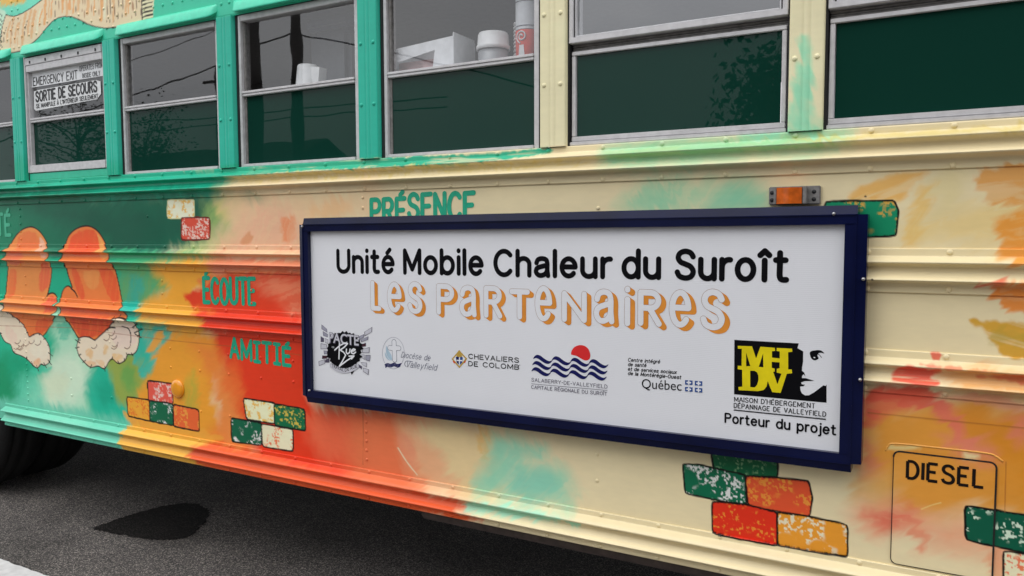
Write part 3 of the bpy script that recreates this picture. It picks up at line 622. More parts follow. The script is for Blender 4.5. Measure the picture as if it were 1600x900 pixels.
GLASS = glass_mat('window_glass'); GLASS2 = glass_mat('brightened_window_glass', None, .24); GREEN = glass_mat('green_backed_glass', (.005, .039, .027))  # double windows: untinted glass, reflectance raised to put extra brightness into the panes
DARK = mat('underbody_black', (.005, .005, .005), .9, spec=.05); BROWN = mat('underbody_brown', (.075, .055, .047), .8, noise=.3)
CREAMIN = mat('bus_interior', (.16, .16, .16), .8)

# ------------------------------------------------------------------ ground
def sheet(name, pts, z, m, kind='structure'):
    me = bpy.data.meshes.new(name); me.from_pydata([(p[0], p[1], z) for p in pts], [], [tuple(range(len(pts)))]); me.update()
    o = link(name, me, m); o['kind'] = kind; return o
def asphalt(name='asphalt', k=1.0):
    m = bpy.data.materials.new(name); m.use_nodes = True; n = m.node_tree; b = n.nodes['Principled BSDF']; l = n.links
    t = n.nodes.new('ShaderNodeTexCoord'); v = n.nodes.new('ShaderNodeTexVoronoi'); v.inputs['Scale'].default_value = 235; l.new(t.outputs['Object'], v.inputs[0])
    r = n.nodes.new('ShaderNodeValToRGB'); e = r.color_ramp.elements
    e[0].position = 0; e[0].color = (.028, .027, .026, 1); e[1].position = 1; e[1].color = (.34, .30, .27, 1); q = e.new(.55); q.color = (.078, .072, .067, 1); q = e.new(.8); q.color = (.17, .15, .135, 1)
    for q in e: q.color = (*[c * k for c in q.color[:3]], 1)
    sp = n.nodes.new('ShaderNodeSeparateColor'); l.new(v.outputs['Color'], sp.inputs[0]); l.new(sp.outputs[0], r.inputs[0])
    x = n.nodes.new('ShaderNodeTexNoise'); x.inputs['Scale'].default_value = 2.2; x.inputs['Detail'].default_value = 6; l.new(t.outputs['Object'], x.inputs[0])
    mr = n.nodes.new('ShaderNodeMapRange'); mr.inputs[1].default_value = .3; mr.inputs[2].default_value = .7; mr.inputs[3].default_value = .7; mr.inputs[4].default_value = 1.3; l.new(x.outputs[0], mr.inputs[0])
    mm = n.nodes.new('ShaderNodeMix'); mm.data_type = 'RGBA'; mm.blend_type = 'MULTIPLY'; mm.inputs[0].default_value = 1; l.new(r.outputs[0], mm.inputs[6]); l.new(mr.outputs[0], mm.inputs[7]); l.new(mm.outputs[2], b.inputs['Base Color'])
    bp = n.nodes.new('ShaderNodeBump'); bp.inputs['Strength'].default_value = .6; bp.inputs['Distance'].default_value = .004; l.new(v.outputs['Distance'], bp.inputs['Height']); l.new(bp.outputs[0], b.inputs['Normal'])
    b.inputs['Roughness'].default_value = .85; b.inputs['Specular IOR Level'].default_value = .25 * k ** .5; return m
ASPH = asphalt()
sheet('asphalt_road', [(-400, -400), (400, -400), (400, 400), (-400, 400)], 0, ASPH)
WLINE = mat('road_paint', (.62, .61, .60), .7, noise=.12, nscale=25, bump=.5, bscale=150)
rl = random.Random(3); top = [(-9 + .03 * i, -.318 - .004 * math.sin(i * .21) + rl.uniform(-.003, .003)) for i in range(420)]
sheet('road_marking', top + [(3.6, -.45), (-9, -.45)], .004, WLINE)
WET = asphalt('wet_asphalt', .13)
def gnd(px, py):
    v = ROT @ np.array([px - 800, py - 450, F]); t = -EYE / v[2]; return float(v[0] * t), float(v[1] * t - DIST)
WP = smooth_pts([gnd(*p) for p in [(148, 826), (165, 818), (200, 806), (240, 795), (275, 788), (305, 788), (322, 795), (326, 806), (315, 822), (295, 838), (268, 844), (235, 843), (200, 838), (165, 831)]], True, 8)
WP = smooth_pts([(a + rl.uniform(-.008, .008), b + rl.uniform(-.008, .008)) for a, b in WP], True, 3)
sheet('wet_patch', WP, .003, WET)
ck = smooth_pts([gnd(*p) for p in [(-30, 880), (8, 869), (30, 860), (52, 849), (75, 843), (98, 834), (122, 826)]]); cv = MB()
for (a, b), (c, d) in zip(ck[:-1], ck[1:]):
    cv.add([(a, b - .0022, .0025), (c, d - .0022, .0025), (c, d + .0022, .0025), (a, b + .0022, .0025)], [(0, 1, 2, 3)])
cr_ = cv.build('pavement_crack', WET); cr_['kind'] = 'structure'

# ------------------------------------------------------------------ the bus
XL, XR = -8.2, 3.6; ARCH = -4.17
bus = empty('painted_bus', (-2.0, 1.2, 0), 'long converted bus painted with a green, orange and cream mural, parked on dark asphalt', 'bus')
RS = .1785; RIV = [.009 + RS * k for k in range(-44, 20)]
xs = x_samples(XL, XR)
inr = lambda a: [x for x in RIV if XL + .05 < x < XR - .05]
painted('sill_rail', xs, [(1.686, .012), (1.686, -.004), (1.684, -.006), (1.668, -.006), (1.658, -.026), (1.653, -.032), (1.650, -.031), (1.645, -.013), (1.640, -.009), (1.632, -.010), (1.620, -.019), (1.615, -.029), (1.611, -.033), (1.607, -.030), (1.601, -.009), (1.597, -.005), (1.5765, -.005), (1.5755, -.004), (1.5755, .0)], bus,
        [(x, 1.6765, -.006) for x in inr(0)] + [(x, 1.583, -.005) for x in inr(0)])
def rail(name, z, xs_, step=.003):
    return painted(name, xs_, [(z, 0), (z, -.004), (z - .001, -.005), (z - .019, -.005), (z - .028, -.024), (z - .033, -.030), (z - .036, -.029), (z - .040, -.012), (z - .045, -.007), (z - .058, -.009), (z - .068, -.017), (z - .073, -.027), (z - .077, -.031), (z - .080, -.028), (z - .085, -.008), (z - .090, -.005), (z - .1085, -.005), (z - .1095, -.004), (z - .1095, 0)], bus,
                   [(x, z - .009, -.005) for x in inr(0) if not -1.98 < x < -.23] + [(x, z - .0995, -.005) for x in inr(0) if not -1.98 < x < -.23])
rail('rub_rail', 1.386, xs); rail('rub_rail', 1.1335, xs)
xk = x_samples(ARCH + .06, XR)
painted('skirt_rail', xk, [(.586, 0), (.586, -.004), (.585, -.005), (.570, -.005), (.559, -.024), (.553, -.030), (.549, -.029), (.544, -.011), (.538, -.008), (.528, -.009), (.516, -.018), (.509, -.028), (.505, -.031), (.501, -.028), (.497, -.012), (.494, -.010), (.477, -.010), (.474, -.006), (.474, .03)], bus,
        [(x, .5785, -.005) for x in RIV if ARCH + .1 < x < XR - .05] + [(x, .484, -.010) for x in RIV if ARCH + .3 < x < XR - .05], rr=.0065)
vr = [-.55 - 1.24 * k for k in range(-2, 7)]
vr = [-1.79, -3.911, -2.85 + 1.5 * 0]
def seamriv(x, z0, z1, st=.036, dx=0): return [(x + dx, z, 0) for z in np.arange(z0, z1, st)]
riv_up = seamriv(-1.79, 1.41, 1.57) + seamriv(-3.911, 1.41, 1.57) + [(-2.96, 1.505, 0)] + [(-.9, 1.50, 0)]
painted('side_panel', xs, [(1.5765, 0), (1.386, 0)], bus, riv_up, wob=.0016, rr=.006)
riv_mid = [(-3.89, z, 0) for z in (1.23, 1.19)] + [(-2.88, z, 0) for z in (1.235, 1.18)] + [(-2.35, 1.21, 0), (-2.35, 1.16, 0)]
painted('side_panel', xs, [(1.2775, 0), (1.1325, 0)], bus, riv_mid, wob=.0016, rr=.006)
riv_lo = seamriv(-3.911, .62, 1.0, .03) + seamriv(-1.79, .62, .80, .034) + [(x, z, 0) for x in (-3.25, -2.84, -2.66, -2.49, -2.31, -2.14) for z in (.95, .87, .70)] + [(x, z, 0) for x in (-3.55, -.9, -.55) for z in (.76, .68)]
painted('side_panel', x_samples(ARCH - .02, XR), [(1.0245, 0), (.560, 0), (.50, .004)], bus, riv_lo, wob=.0016, rr=.006)
bk = MB(); bk.box(XL, -5.35, .0, .03, .5, 1.03); bk.box(-5.35, ARCH - .02, .0, .03, .93, 1.03)
GRN = mat('green_paint', alb((24, 136, 92)), .4); bk.build('rear_quarter_panel', GRN, bus)
# fuel door with its gap and stencilled word
dx0, dz0 = at(1394, 872); dx1, dz1 = at(1557, 722); dz0 = .592; dz1 = .880; dx0 = -.098; dx1 = .121; RAD = .014
def rrect(x0, x1, z0, z1, r, n=6):
    o = []
    for cx, cz, a in ((x1 - r, z1 - r, 0), (x0 + r, z1 - r, 90), (x0 + r, z0 + r, 180), (x1 - r, z0 + r, 270)):
        o += [(cx + r * math.cos(math.radians(a + 90 * k / n)), cz + r * math.sin(math.radians(a + 90 * k / n))) for k in range(n + 1)]
    return o
dp = rrect(dx0, dx1, dz0, dz1, RAD)
door = painted('fuel_door', np.arange(dx0, dx1 + .0001, (dx1 - dx0) / 160), [(dz1, -.003), (dz0, -.003)], bus, mask=lambda cx, cz: sdist(cx, cz, dp) < -.0004, step=.0015)
door['label'] = 'square fuel filler door marked diesel'
fl = Flat(-.0036); fl.plane = 0; fl.ribbon(dp + [dp[0]], .0020, 0); fl.ribbon([(dx1, dz0 + RAD)] + dp[:7] + [(dx0 + RAD, dz1)] + dp[7:14], .0040, 0)
fl.build('door_gap', mat('door_gap_shadow', (.01, .008, .007), .8), bus)
fd = Flat(-.0037); fd.plane = 0; LT = mat('stencil_black', (.012, .008, .007), .6, spec=.1)
fd.word('DIESEL', (1415, 748), (1539, 764), .0500, .0074, 0, square=True); fd.build('door_lettering', LT, bus)
BD = mat('amber_paint', alb((206, 148, 72)), .36)
bd = MB(); bp_ = [at(*p) for p in smooth_pts([(1384, 704), (1388, 697), (1399, 693), (1470, 700), (1540, 708), (1556, 713), (1567, 721)])]; bd.tube([(a, .0005, b) for a, b in bp_], .0026); bd.build('door_bead', BD, bus)
# painted words
TEAL = mat('teal_brush_paint', alb((30, 148, 116)), .4, noise=.12, nscale=60)
fw = Flat(-.0013); fw.plane = 0; fw.word('PRÉSENCE', (578, 352), (744, 342), .098, .0165, 0, jig=.006); fw.build('painted_word', TEAL, bus)
fw = Flat(-.0013); fw.plane = 0; fw.word('ÉCOUTE', (317, 476), (401, 478), .115, .0175, 0, jig=.003); fw.build('painted_word', TEAL, bus)
fw = Flat(-.0013); fw.plane = 0; fw.word('AM|T|#', (359, 561), (456, 574), .090, .0150, 0, jig=.003); fw.build('painted_word', TEAL, bus)
TEAL2 = mat('light_teal_brush_paint', alb((62, 158, 124)), .4)
fw = Flat(-.0013); fw.plane = 0; fw.word('TÉ', (-4.5, 370), (18.5, 369), .115, .0175, 0, jig=.003); fw.build('painted_word', TEAL2, bus)
# amber reflector and marker lamp
AMBER = mat('amber_lens', (.88, .33, .008), .12, spec=.6, coat=.5); LENS = mat('marker_lens', (.62, .12, .012), .18, coat=.6, noise=.25, nscale=60)
GRY = mat('lamp_bracket_grey', (.24, .23, .22), .5, .3, noise=.2, nscale=80, bump=.3)
rf = MB(); c = (-2.797, 0, .783); rf.lathe([(.0385, -.001), (.0385, -.007), (.036, -.010), (.030, -.013), (.018, -.0155), (.0001, -.016)], c, 'y'); rf.build('side_reflector', AMBER, bus)
lx0, lx1 = -.411, -.284; lm = MB(); lm.box(lx0, lx1, -.012, 0, 1.4985, 1.545, 0, .002)
lm.box(lx0 + .016, lx0 + .023, -.034, -.010, 1.4985, 1.543, 0); lm.box(lx1 - .040, lx1 - .030, -.034, -.010, 1.4985, 1.543, 0)
for sx in (lx0 + .008, lx1 - .015):
    for sz in (1.53, 1.511): lm.lathe([(.0001, -.0135), (.005, -.0135), (.0055, -.012)], (sx, 0, sz), 'y', 12, 1)
lamp = lm.build('marker_lamp', [GRY, RUB], bus)
ln = MB(); n = 10; pr = [(lx0 + .024 + (.062) * k / n, -.036 - .009 * math.sin(math.pi * k / n)) for k in range(n + 1)]
vs = [(x, y, 1.4995) for x, y in pr] + [(x, y, 1.541) for x, y in pr] + [(pr[0][0], -.01, 1.4995), (pr[-1][0], -.01, 1.4995), (pr[0][0], -.01, 1.541), (pr[-1][0], -.01, 1.541)]
N = n + 1; fs = [(k, k + 1, N + k + 1, N + k) for k in range(n)] + [tuple(range(N, 2 * N)) + (2 * N + 3, 2 * N + 2), tuple(range(N - 1, -1, -1)) + (2 * N, 2 * N + 1), (0, N, 2 * N + 2, 2 * N), (N - 1, 2 * N + 1, 2 * N + 3, 2 * N - 1)]
ln.add(vs, fs); ln.build('lamp_lens', LENS, lamp)

# --- roof panel, awnings, posts
PC = [-3.874 - .712, -3.874, -3.164, -2.451, -1.7495, -1.044, -.325, .388, 1.10, 1.81, 2.52]; PC = [-3.874 - .712 * k for k in (5, 4, 3, 2)] + PC
PW = .085
hdr = []
for row, z in ((0, 2.36), (1, 2.40)):
    for k in range(-30, 190): hdr.append((-4.6 + .0595 * k * 1.0 + row * .03 - 1.2 * 0, z, -.002)) if -4.7 < -4.6 + .0595 * k < -.8 else None
prof = [(2.262, .0), (2.27, -.002), (2.66, -.002)] + [(2.42 + .50 * math.sin(a), -.002 + 1.22 * (1 - math.cos(a)) ** 1.0) for a in np.linspace(.08, math.pi / 2, 14)]
painted('roof_panel', x_samples(XL, XR, 1.6), prof[:3] , bus, hdr + [(c + s, 2.315, -.002) for c in PC for s in (-.022, .022)] + [(c + s, z, -.002) for c in PC for s in (-.025, .025) for z in (2.45, 2.49, 2.53)], step=.004, rr=.0068)
rfm = MB(); arcp = [(.0 + 1.2 - 1.2 * math.cos(a), 2.66 + .34 * math.sin(a)) for a in np.linspace(0, math.pi, 22)]
rfm.add([(x, y, z) for x in (XL, XR) for y, z in arcp], [(i, i + 1, 22 + i + 1, 22 + i) for i in range(21)], 0, True); rfm.build('roof', mat('roof_paint', alb((62, 184, 150)), .4), bus)
def awning(x0, x1, m):
    a = MB(); pr = [(2.318, 0), (2.314, -.008), (2.302, -.017), (2.287, -.022), (2.274, -.026), (2.268, -.027), (2.2655, -.025), (2.268, -.020), (2.269, -.010), (2.269, 0)]
    st = [(x0, .0), (x0 + .004, .35), (x0 + .012, .68), (x0 + .022, .88), (x0 + .036, 1), (x1 - .036, 1), (x1 - .022, .88), (x1 - .012, .68), (x1 - .004, .35), (x1, .0)]
    n = len(pr); vs = []; fs = []
    for x, k in st:
        vs += [(x, -.002 + y * k, 2.318 + (z - 2.318) * (.55 + .45 * k)) for z, y in pr]
    for i in range(len(st) - 1):
        for k in range(n - 1): fs.append((i * n + k, i * n + k + 1, (i + 1) * n + k + 1, (i + 1) * n + k))
    a.add(vs, fs, 0, True); return a.build('window_awning', m, bus)
AWG = mat('green_awning_paint', alb((66, 190, 156)), .36, bump=.3, bscale=30); AWC = mat('cream_awning_paint', alb((216, 205, 168)), .36)
for c in range(len(PC) - 1): awning(PC[c] + .047, PC[c + 1] - .047, AWG if PC[c] < -1.8 else AWC)
zr = [at(566, 68, -.014)[1], at(567, 164, -.014)[1]]
for c in PC:
    w = PW / 2
    xsp = np.array([c - w, c - w + .0005, c - w + .004] + list(np.arange(c - w + .007, c - .012, .004)) + [c - .011, c - .0085, c - .006, c + .006, c + .0085, c + .011] + list(np.arange(c + .015, c + w - .006, .004)) + [c + w - .004, c + w - .0005, c + w])
    o = painted('window_post', xsp, [(2.2625, -.014), (1.686, -.014)], bus, [(c + s, z, -.014) for s in (-.028, .026) for z in zr], step=.006)
    me = o.data; co = np.empty(len(me.vertices) * 3, np.float32); me.vertices.foreach_get('co', co); co = co.reshape(-1, 3)
    d = np.abs(co[:, 0] - c); co[:, 1] = np.where(d > w - .0003, .03, np.where((d > w - .001), -.0125, np.where(np.abs(d - .0085) < .0012, -.0122, co[:, 1]))); me.vertices.foreach_set('co', co.ravel()); me.update()

# --- windows
BL = mat('sticker_black', (.02, .02, .022), .5); STK = mat('sticker_silver', (.80, .82, .83), .45); STK2 = mat('sticker_pale', (.78, .80, .80), .45)
PALEG = mat('gasket_white', (.72, .72, .73), .4)
def window(x0, x1, kind, name='window'):
    f = MB(); h = []
    up0, lo1 = 1.975, 1.956
    if kind == 'double': x0, x1 = x0 - .007, x1 + .007
    f.box(x0, x0 + .012, .004, .05, 1.686, 2.262, 1); f.box(x1 - .012, x1, .004, .05, 1.686, 2.262, 1)
    if kind == 'slide':
        f.box(x0 + .012, x0 + .026, .006, .045, 1.686, 2.262); f.box(x0 + .026, x0 + .036, .018, .045, 1.699, 2.238, 2); f.box(x1 - .03, x1 - .012, .008, .045, 1.686, 2.262)
        f.box(x0 + .0265, x1 - .0305, .006, .045, 2.239, 2.262); f.box(x0 + .0265, x1 - .0305, .004, .045, 1.687, 1.698)
        f.box(x0 + .0265, x1 - .0305, .004, .04, 1.966, 1.975); f.box(x0 + .0265, x1 - .0305, .007, .04, 1.956, 1.9655)
        g = (x0 + .036, x1 - .03, 1.975, 2.239, 1.698, 1.956, .026, .022)
    elif kind == 'exit':
        f.box(x0 + .012, x0 + .022, -.004, .045, 1.722, 2.262); f.box(x0 + .0225, x0 + .032, .004, .045, 1.757, 2.19); f.box(x1 - .022, x1 - .012, .0, .045, 1.722, 2.262)
        f.box(x0 + .0225, x1 - .0225, -.004, .045, 2.222, 2.255); f.box(x0 + .0225, x1 - .0225, -.001, .045, 2.191, 2.2215)
        for k in range(5): f.box(x0 + .06 + .125 * k, x0 + .067 + .125 * k, -.0065, -.003, 2.228, 2.240, 1, 0)
        f.box(x0 + .0225, x1 - .0225, -.002, .045, 1.722, 1.757); f.box(x0 + .012, x1 - .012, .002, .05, 1.687, 1.719, 3)
        f.box(x0 + .0325, x1 - .0225, .002, .04, 1.968, 1.977); f.box(x0 + .0325, x1 - .0225, .005, .04, 1.957, 1.9675)
        g = (x0 + .032, x1 - .022, 1.977, 2.191, 1.757, 1.957, .022, .020)
    else:
        f.box(x0 + .012, x0 + .026, -.002, .05, 1.992, 2.262); f.box(x1 - .026, x1 - .012, -.002, .05, 1.992, 2.262)
        f.box(x0 + .012, x1 - .012, -.003, .05, 1.987, 2.0035); f.box(x0 + .0265, x1 - .0265, .002, .05, 2.25, 2.262)
        f.box(x0 + .026, x0 + .030, .006, .05, 2.004, 2.25, 1); f.box(x0 + .0305, x0 + .034, .002, .05, 2.0045, 2.25, 4); f.box(x1 - .034, x1 - .0305, .002, .05, 2.0045, 2.25, 4); f.box(x0 + .0345, x1 - .0345, .002, .05, 2.0045, 2.0085, 4)
        for k in range(3): f.box(x0 + .013, x1 - .013, .022 + .003 * (k % 2), .05, 1.9655 + .007 * k, 1.9715 + .007 * k, 2)
        f.box(x0 + .016, x1 - .016, .010, .05, 1.953, 1.9645); f.box(x0 + .016, x0 + .028, .011, .05, 1.715, 1.9525); f.box(x1 - .028, x1 - .016, .011, .05, 1.715, 1.9525)
        f.box(x0 + .016, x1 - .016, .010, .05, 1.700, 1.7145); f.box(x0 + .013, x1 - .013, .003, .05, 1.6875, 1.6985)
        g = (x0 + .034, x1 - .034, 2.0085, 2.25, 1.7145, 1.953, .014, .020)
    fo = f.build(name, [ALU, RUB, ALUD, GRNW, PALEG], bus)
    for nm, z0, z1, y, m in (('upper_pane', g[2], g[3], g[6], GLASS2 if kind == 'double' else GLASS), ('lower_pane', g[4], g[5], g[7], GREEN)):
        me = bpy.data.meshes.new(nm); a, b = g[0] - .004, g[1] + .004; tilt = 0 if kind == 'exit' else random.Random(int(x0 * 100)).uniform(-.0015, .0015)
        me.from_pydata([(a, y, z0 - .003), (b, y + tilt, z0 - .003), (b, y + tilt, z1 + .003), (a, y, z1 + .003)], [], [(0, 1, 2, 3)]); me.update(); link(nm, me, m, fo)
    return fo
GRNW = mat('green_sill_paint', alb((48, 168, 136)), .4)
WIN = []
for k in range(len(PC) - 1):
    kd = 'exit' if abs(PC[k] + 3.874) < .01 else ('double' if PC[k] > -1.2 else 'slide')
    WIN.append(window(PC[k] + PW / 2 + .001, PC[k + 1] - PW / 2 - .001, kd))
ex = WIN[[i for i, c in enumerate(PC) if abs(c + 3.874) < .01][0]]; ex['label'] = 'emergency exit window with silver stickers on its upper pane'
YS = .0195
fs_ = Flat(YS); fs_.plane = YS; fs_.step = 6e-5
fs_.ppoly([(47, 113.5), (163, 94), (164, 118), (50, 137)], 0); fs_.ppoly([(53, 143), (60, 140.5), (150, 125), (157, 127), (158, 146), (152, 155), (56, 173), (53, 170)], 1)
fs_.build('emergency_sticker', [STK, STK2], ex)
fs_ = Flat(YS - .0003); fs_.plane = YS; fs_.step = 6e-5
def ch(pl, n): return (at(*pl, YS)[1] - at(pl[0], pl[1] + n, YS)[1])
fs_.word('EMERGENCY EXIT', (52, 135), (121.5, 123.5), ch((52, 121), 14), .0056, 0); fs_.word('OPERATES FROM', (124, 112), (161.5, 105.5), ch((130, 105), 9), .0034, 1); fs_.word('INSIDE ONLY', (129, 122.5), (157, 118), ch((130, 115), 8), .0034, 1)
fs_.word('SORTIE DE SECOURS', (56, 160.5), (152.5, 144), ch((60, 145), 18), .0092, 0); fs_.word("SE MANIPULE À L'INTÉRIEUR SEULEMENT", (57, 169.5), (154, 153.5), ch((60, 165), 7), .0032, 0)
fs_.build('sticker_lettering', [BL, mat('sticker_grey_print', (.14, .145, .15), .5)], ex)

# --- inside, far side, underside, wheel
iw = MB(); iw.box(XL, XR, .06, .08, .8, 1.69, 0, 0); iw.box(XL, XR, 2.32, 2.40, .48, 1.69, 0, 0); iw.box(XL, XR, 2.32, 2.40, 2.26, 2.66, 0, 0); iw.box(XL, XR, .05, .12, 2.262, 2.66, 0, 0)
for c in PC: iw.box(c - .04, c + .04, 2.32, 2.40, 1.69, 2.26, 0, 0); iw.box(c - .035, c + .035, .035, .07, 1.69, 2.262, 0, 0)
iw.box(XL, XL + .04, .0, 2.40, .48, 2.65, 0, 0); iw.box(XR - .04, XR, .0, 2.40, .48, 2.65, 0, 0); iw.box(XL, XR, .05, 2.3, 2.61, 2.65, 0, 0)
iw.build('interior_shell', CREAMIN, bus)
fl_ = MB(); fl_.box(XL, XR, .02, 2.38, .72, .80, 0, 0); fl_.box(XL, XR, .6, .72, .5, .72, 0, 0); fl_.box(XL, XR, 1.7, 1.82, .5, .72, 0, 0); fl_.box(-3.9, XR, .52, 2.3, .25, .71, 0, 0); fl_.box(XL, -3.9, .75, 2.3, .42, .71, 0, 0); fl_.build('chassis_and_light_blocks', DARK, bus)  # floor and frame rails, plus near-black boxes added to block light underneath
ub = MB(); ub.box(-1.585, .55, .035, .5, .428, .70, 0, .01); ub.build('underbody_box', BROWN, bus)
ct = MB(); ct.box(-2.44, -1.0, .045, .62, 1.885, 1.90, 0, .002); ct.build('counter', mat('counter_grey', (.12, .12, .12), .6), bus)
TYRE = mat('tyre_rubber', (.005, .005, .005), .75, noise=.2, nscale=80, bump=.6, bscale=90); RIM = mat('wheel_rim', (.08, .08, .08), .5, .6)
wh = MB(); R_ = .49
tp = [(.30, .0), (.42, -.012), (.465, .0), (.482, .03), (R_, .05), (R_ - .012, .062), (R_ - .012, .070), (R_, .075), (R_, .12), (R_ - .012, .125), (R_ - .012, .135), (R_, .14), (R_, .19), (.482, .215), (.465, .245), (.42, .257), (.30, .245), (.30, 0)]
wh.lathe(tp, (-4.82, .10, R_), 'y', 64); wh.lathe(tp, (-4.82, .37, R_), 'y', 64); wheel = wh.build('wheel', TYRE, bus)
rm = MB(); rm.lathe([(.3, .03), (.27, .05), (.25, .10), (.12, .10), (.10, .06), (.0001, .06)], (-4.82, .10, R_), 'y', 40); rm.build('rim', RIM, wheel)

# ------------------------------------------------------------------ the sign board
SY = -.045
sign = empty('framed_sign', (-1.1, SY, .83), 'wide white partner sign in a navy blue frame fixed to the bus side', 'sign')
NAVY = mat('navy_frame_enamel', (.0024, .0050, .036), .22, spec=.3, coat=.0, noise=.25, nscale=8, bump=.06, bscale=25)
def coro():
    m = mat('fluted_plastic', (.78, .79, .82), .45, noise=.015, nscale=4); n = m.node_tree; b = n.nodes['Principled BSDF']
    t = n.nodes.new('ShaderNodeTexCoord'); w = n.nodes.new('ShaderNodeTexWave'); w.bands_direction = 'Z'; w.inputs['Scale'].default_value = 62; w.inputs['Distortion'].default_value = .15
    n.links.new(t.outputs['Object'], w.inputs[0]); bp = n.nodes.new('ShaderNodeBump'); bp.inputs['Strength'].default_value = .14; bp.inputs['Distance'].default_value = .001
    n.links.new(w.outputs[0], bp.inputs['Height']); n.links.new(bp.outputs[0], b.inputs['Normal']); return m
# corners: outer and inner, slightly out of square as hung
OL, OR_, OT, OB = -2.041, -.168, 1.488, .820
def skew(x, z): return (x, z + .0042 * (x + 1.1) / .9)
pn = MB(); me = [skew(-2.01, .845), skew(-.20, .845), skew(-.20, 1.462), skew(-2.01, 1.462)]
pn.prism(me, SY, -.030); pn.build('sign_panel', coro(), sign)
IL, IR, IT, IB = -1.995, -.219, 1.4405, .8665
CORO = coro()
def rail_bar(horizontal, a0, a1, i, o):
    """one frame rail: inner step (proud), thin ridge, outer lip shorter at both ends"""
    m = MB(); mid = i + (o - i) * .5; e = .0228; d = 1 if o > i else -1
    parts = [((a0 + e, a1 - e), (mid, o), -.056), ((a0 + e * 2 if not horizontal else a0 + e, a1 - e * 2 if not horizontal else a1 - e), (i, mid - d * .0012), -.060), ((a0 + e, a1 - e), (mid - d * .0012, mid + d * .0016), -.0625)]
    for (u0, u1), (v0, v1), y in parts:
        v0, v1 = min(v0, v1), max(v0, v1)
        q = [(u0, v0), (u1, v0), (u1, v1), (u0, v1)] if horizontal else [(v0, u0), (v1, u0), (v1, u1), (v0, u1)]
        q = [skew(*p) for p in q]
        if y == -.056:                                      # outer lip leans back to the bus
            far = [(abs((p[1] if horizontal else p[0]) - o) < .006) for p in q]
            vs = [(p[0], -.0525 if fr_ else -.0595, p[1]) for p, fr_ in zip(q, far)] + [(p[0], -.006, p[1]) for p in q]
            m.add(vs, [(0, 1, 2, 3), (7, 6, 5, 4)] + [(k, (k + 1) % 4, 4 + (k + 1) % 4, 4 + k) for k in range(4)]); continue
        m.prism(q, y, -.006)
    return m.build('frame_rail', NAVY, sign)
rail_bar(True, OL, OR_, IT, OT); rail_bar(True, OL, OR_, IB, OB); rail_bar(False, OB, OT, IL, OL); rail_bar(False, OB, OT, IR, OR_)
BOLT = mat('bolt_steel', (.45, .45, .46), .3, .9)
for px, py in ((1349, 436), (1344, 593), (473, 354), (1303, 334), (484, 610)):
    x, z = at(px, py, -.06); b = MB(); b.lathe([(.0042, -.056), (.0042, -.0645), (.0028, -.0665), (.0001, -.067)], (x, 0, z), 'y', 12); b.build('bolt', BOLT, sign)
SP = SY - .0004
INK = mat('black_ink', (.0045, .0045, .006), .5); ORG = mat('orange_ink', (.74, .28, .045), .5); PAPER = mat('white_print', (.78, .79, .82), .5, noise=.015); BRN = mat('brown_ink', (.28, .12, .05), .5)
NVY = mat('navy_ink', (.012, .014, .10), .5); RED = mat('red_ink', (.72, .035, .035), .5); YEL = mat('yellow_ink', (.78, .64, .012), .5); GREY = mat('grey_ink', (.33, .33, .40), .5); DGR = mat('dark_grey_ink', (.10, .09, .13), .5)
MAR = mat('maroon_ink', (.07, .03, .04), .5); LGR = mat('pale_grey_ink', (.55, .55, .60), .5); LBL = mat('pale_blue_ink', (.42, .56, .66), .5); SLATE = mat('slate_ink', (.10, .11, .17), .5); BLU = mat('blue_ink', (.03, .08, .27), .5); GOLD = mat('gold_ink', (.50, .32, .06), .5)
def newflat(): f = Flat(SP); f.plane = SY; return f
for m_ in (INK, ORG, PAPER, BRN, NVY, RED, YEL, GREY, DGR, MAR, LGR, LBL, SLATE, BLU, GOLD): m_.node_tree.nodes['Principled BSDF'].inputs['Specular IOR Level'].default_value = .06
f = newflat()
cpx = lambda px, y0, y1: at(px, y0, SY)[1] - at(px, y1, SY)[1]
for wd, x0, x1, bl, br in (('Unité', 526, 617, 427.5, 428.5), ('Mobile', 630, 756, 429, 431.5), ('Chaleur', 771, 957, 432.5, 436.5), ('du', 971, 1033, 436, 437.5), ('Suroît', 1054, 1233, 438, 442)):
    f.word(wd, (x0, bl + .3), (x1, br + .3), .0885, .0152, 0)
f.build('title_lettering', INK, sign)
f = newflat()
for chs, x0, x1, y0, y1 in (('L', 579, 596, 438, 486), ('e', 605, 628, 440, 489), ('s', 637, 660, 439.5, 491), ('P', 682, 710, 443, 493), ('a', 718, 745, 445, 496), ('R', 756, 785, 446, 498), ('T', 796, 828, 451, 500), ('e', 836, 863, 446, 503), ('N', 878, 917, 454, 505), ('a', 928, 960, 451, 507), ('i', 976, 985, 447, 510), ('R', 997, 1034, 452, 511), ('e', 1046, 1080, 452, 513), ('s', 1095, 1132, 451, 517)):
    f.y = SP; X0, Z1 = at(x0, y0, SY); X1, Z0 = at(x1, y1, SY); w = .0168; gw, pls = G[chs]; hh = max(b for p in pls for a, b in p); rr_ = random.Random(x0)
    def mp_(p, dx=0, dz=0): return [(X0 + w / 2 + ((a / gw) * (X1 - X0 - w) if gw else (X1 - X0 - w) / 2) + dx, Z0 + w / 2 + b / hh * (Z1 - Z0 - w) + dz) for a, b in p]
    for t in (.25, .5, .75, 1.0):
        for p in pls: f.ribbon(mp_(p, .0140 * t, -.0085 * t), w + .001, 0)
    for p in pls: f.ribbon(mp_(p), w + .0017, 2)
    for p in pls: f.ribbon(mp_(p), w, 1)
f.build('partners_lettering', [ORG, CORO, BRN], sign)
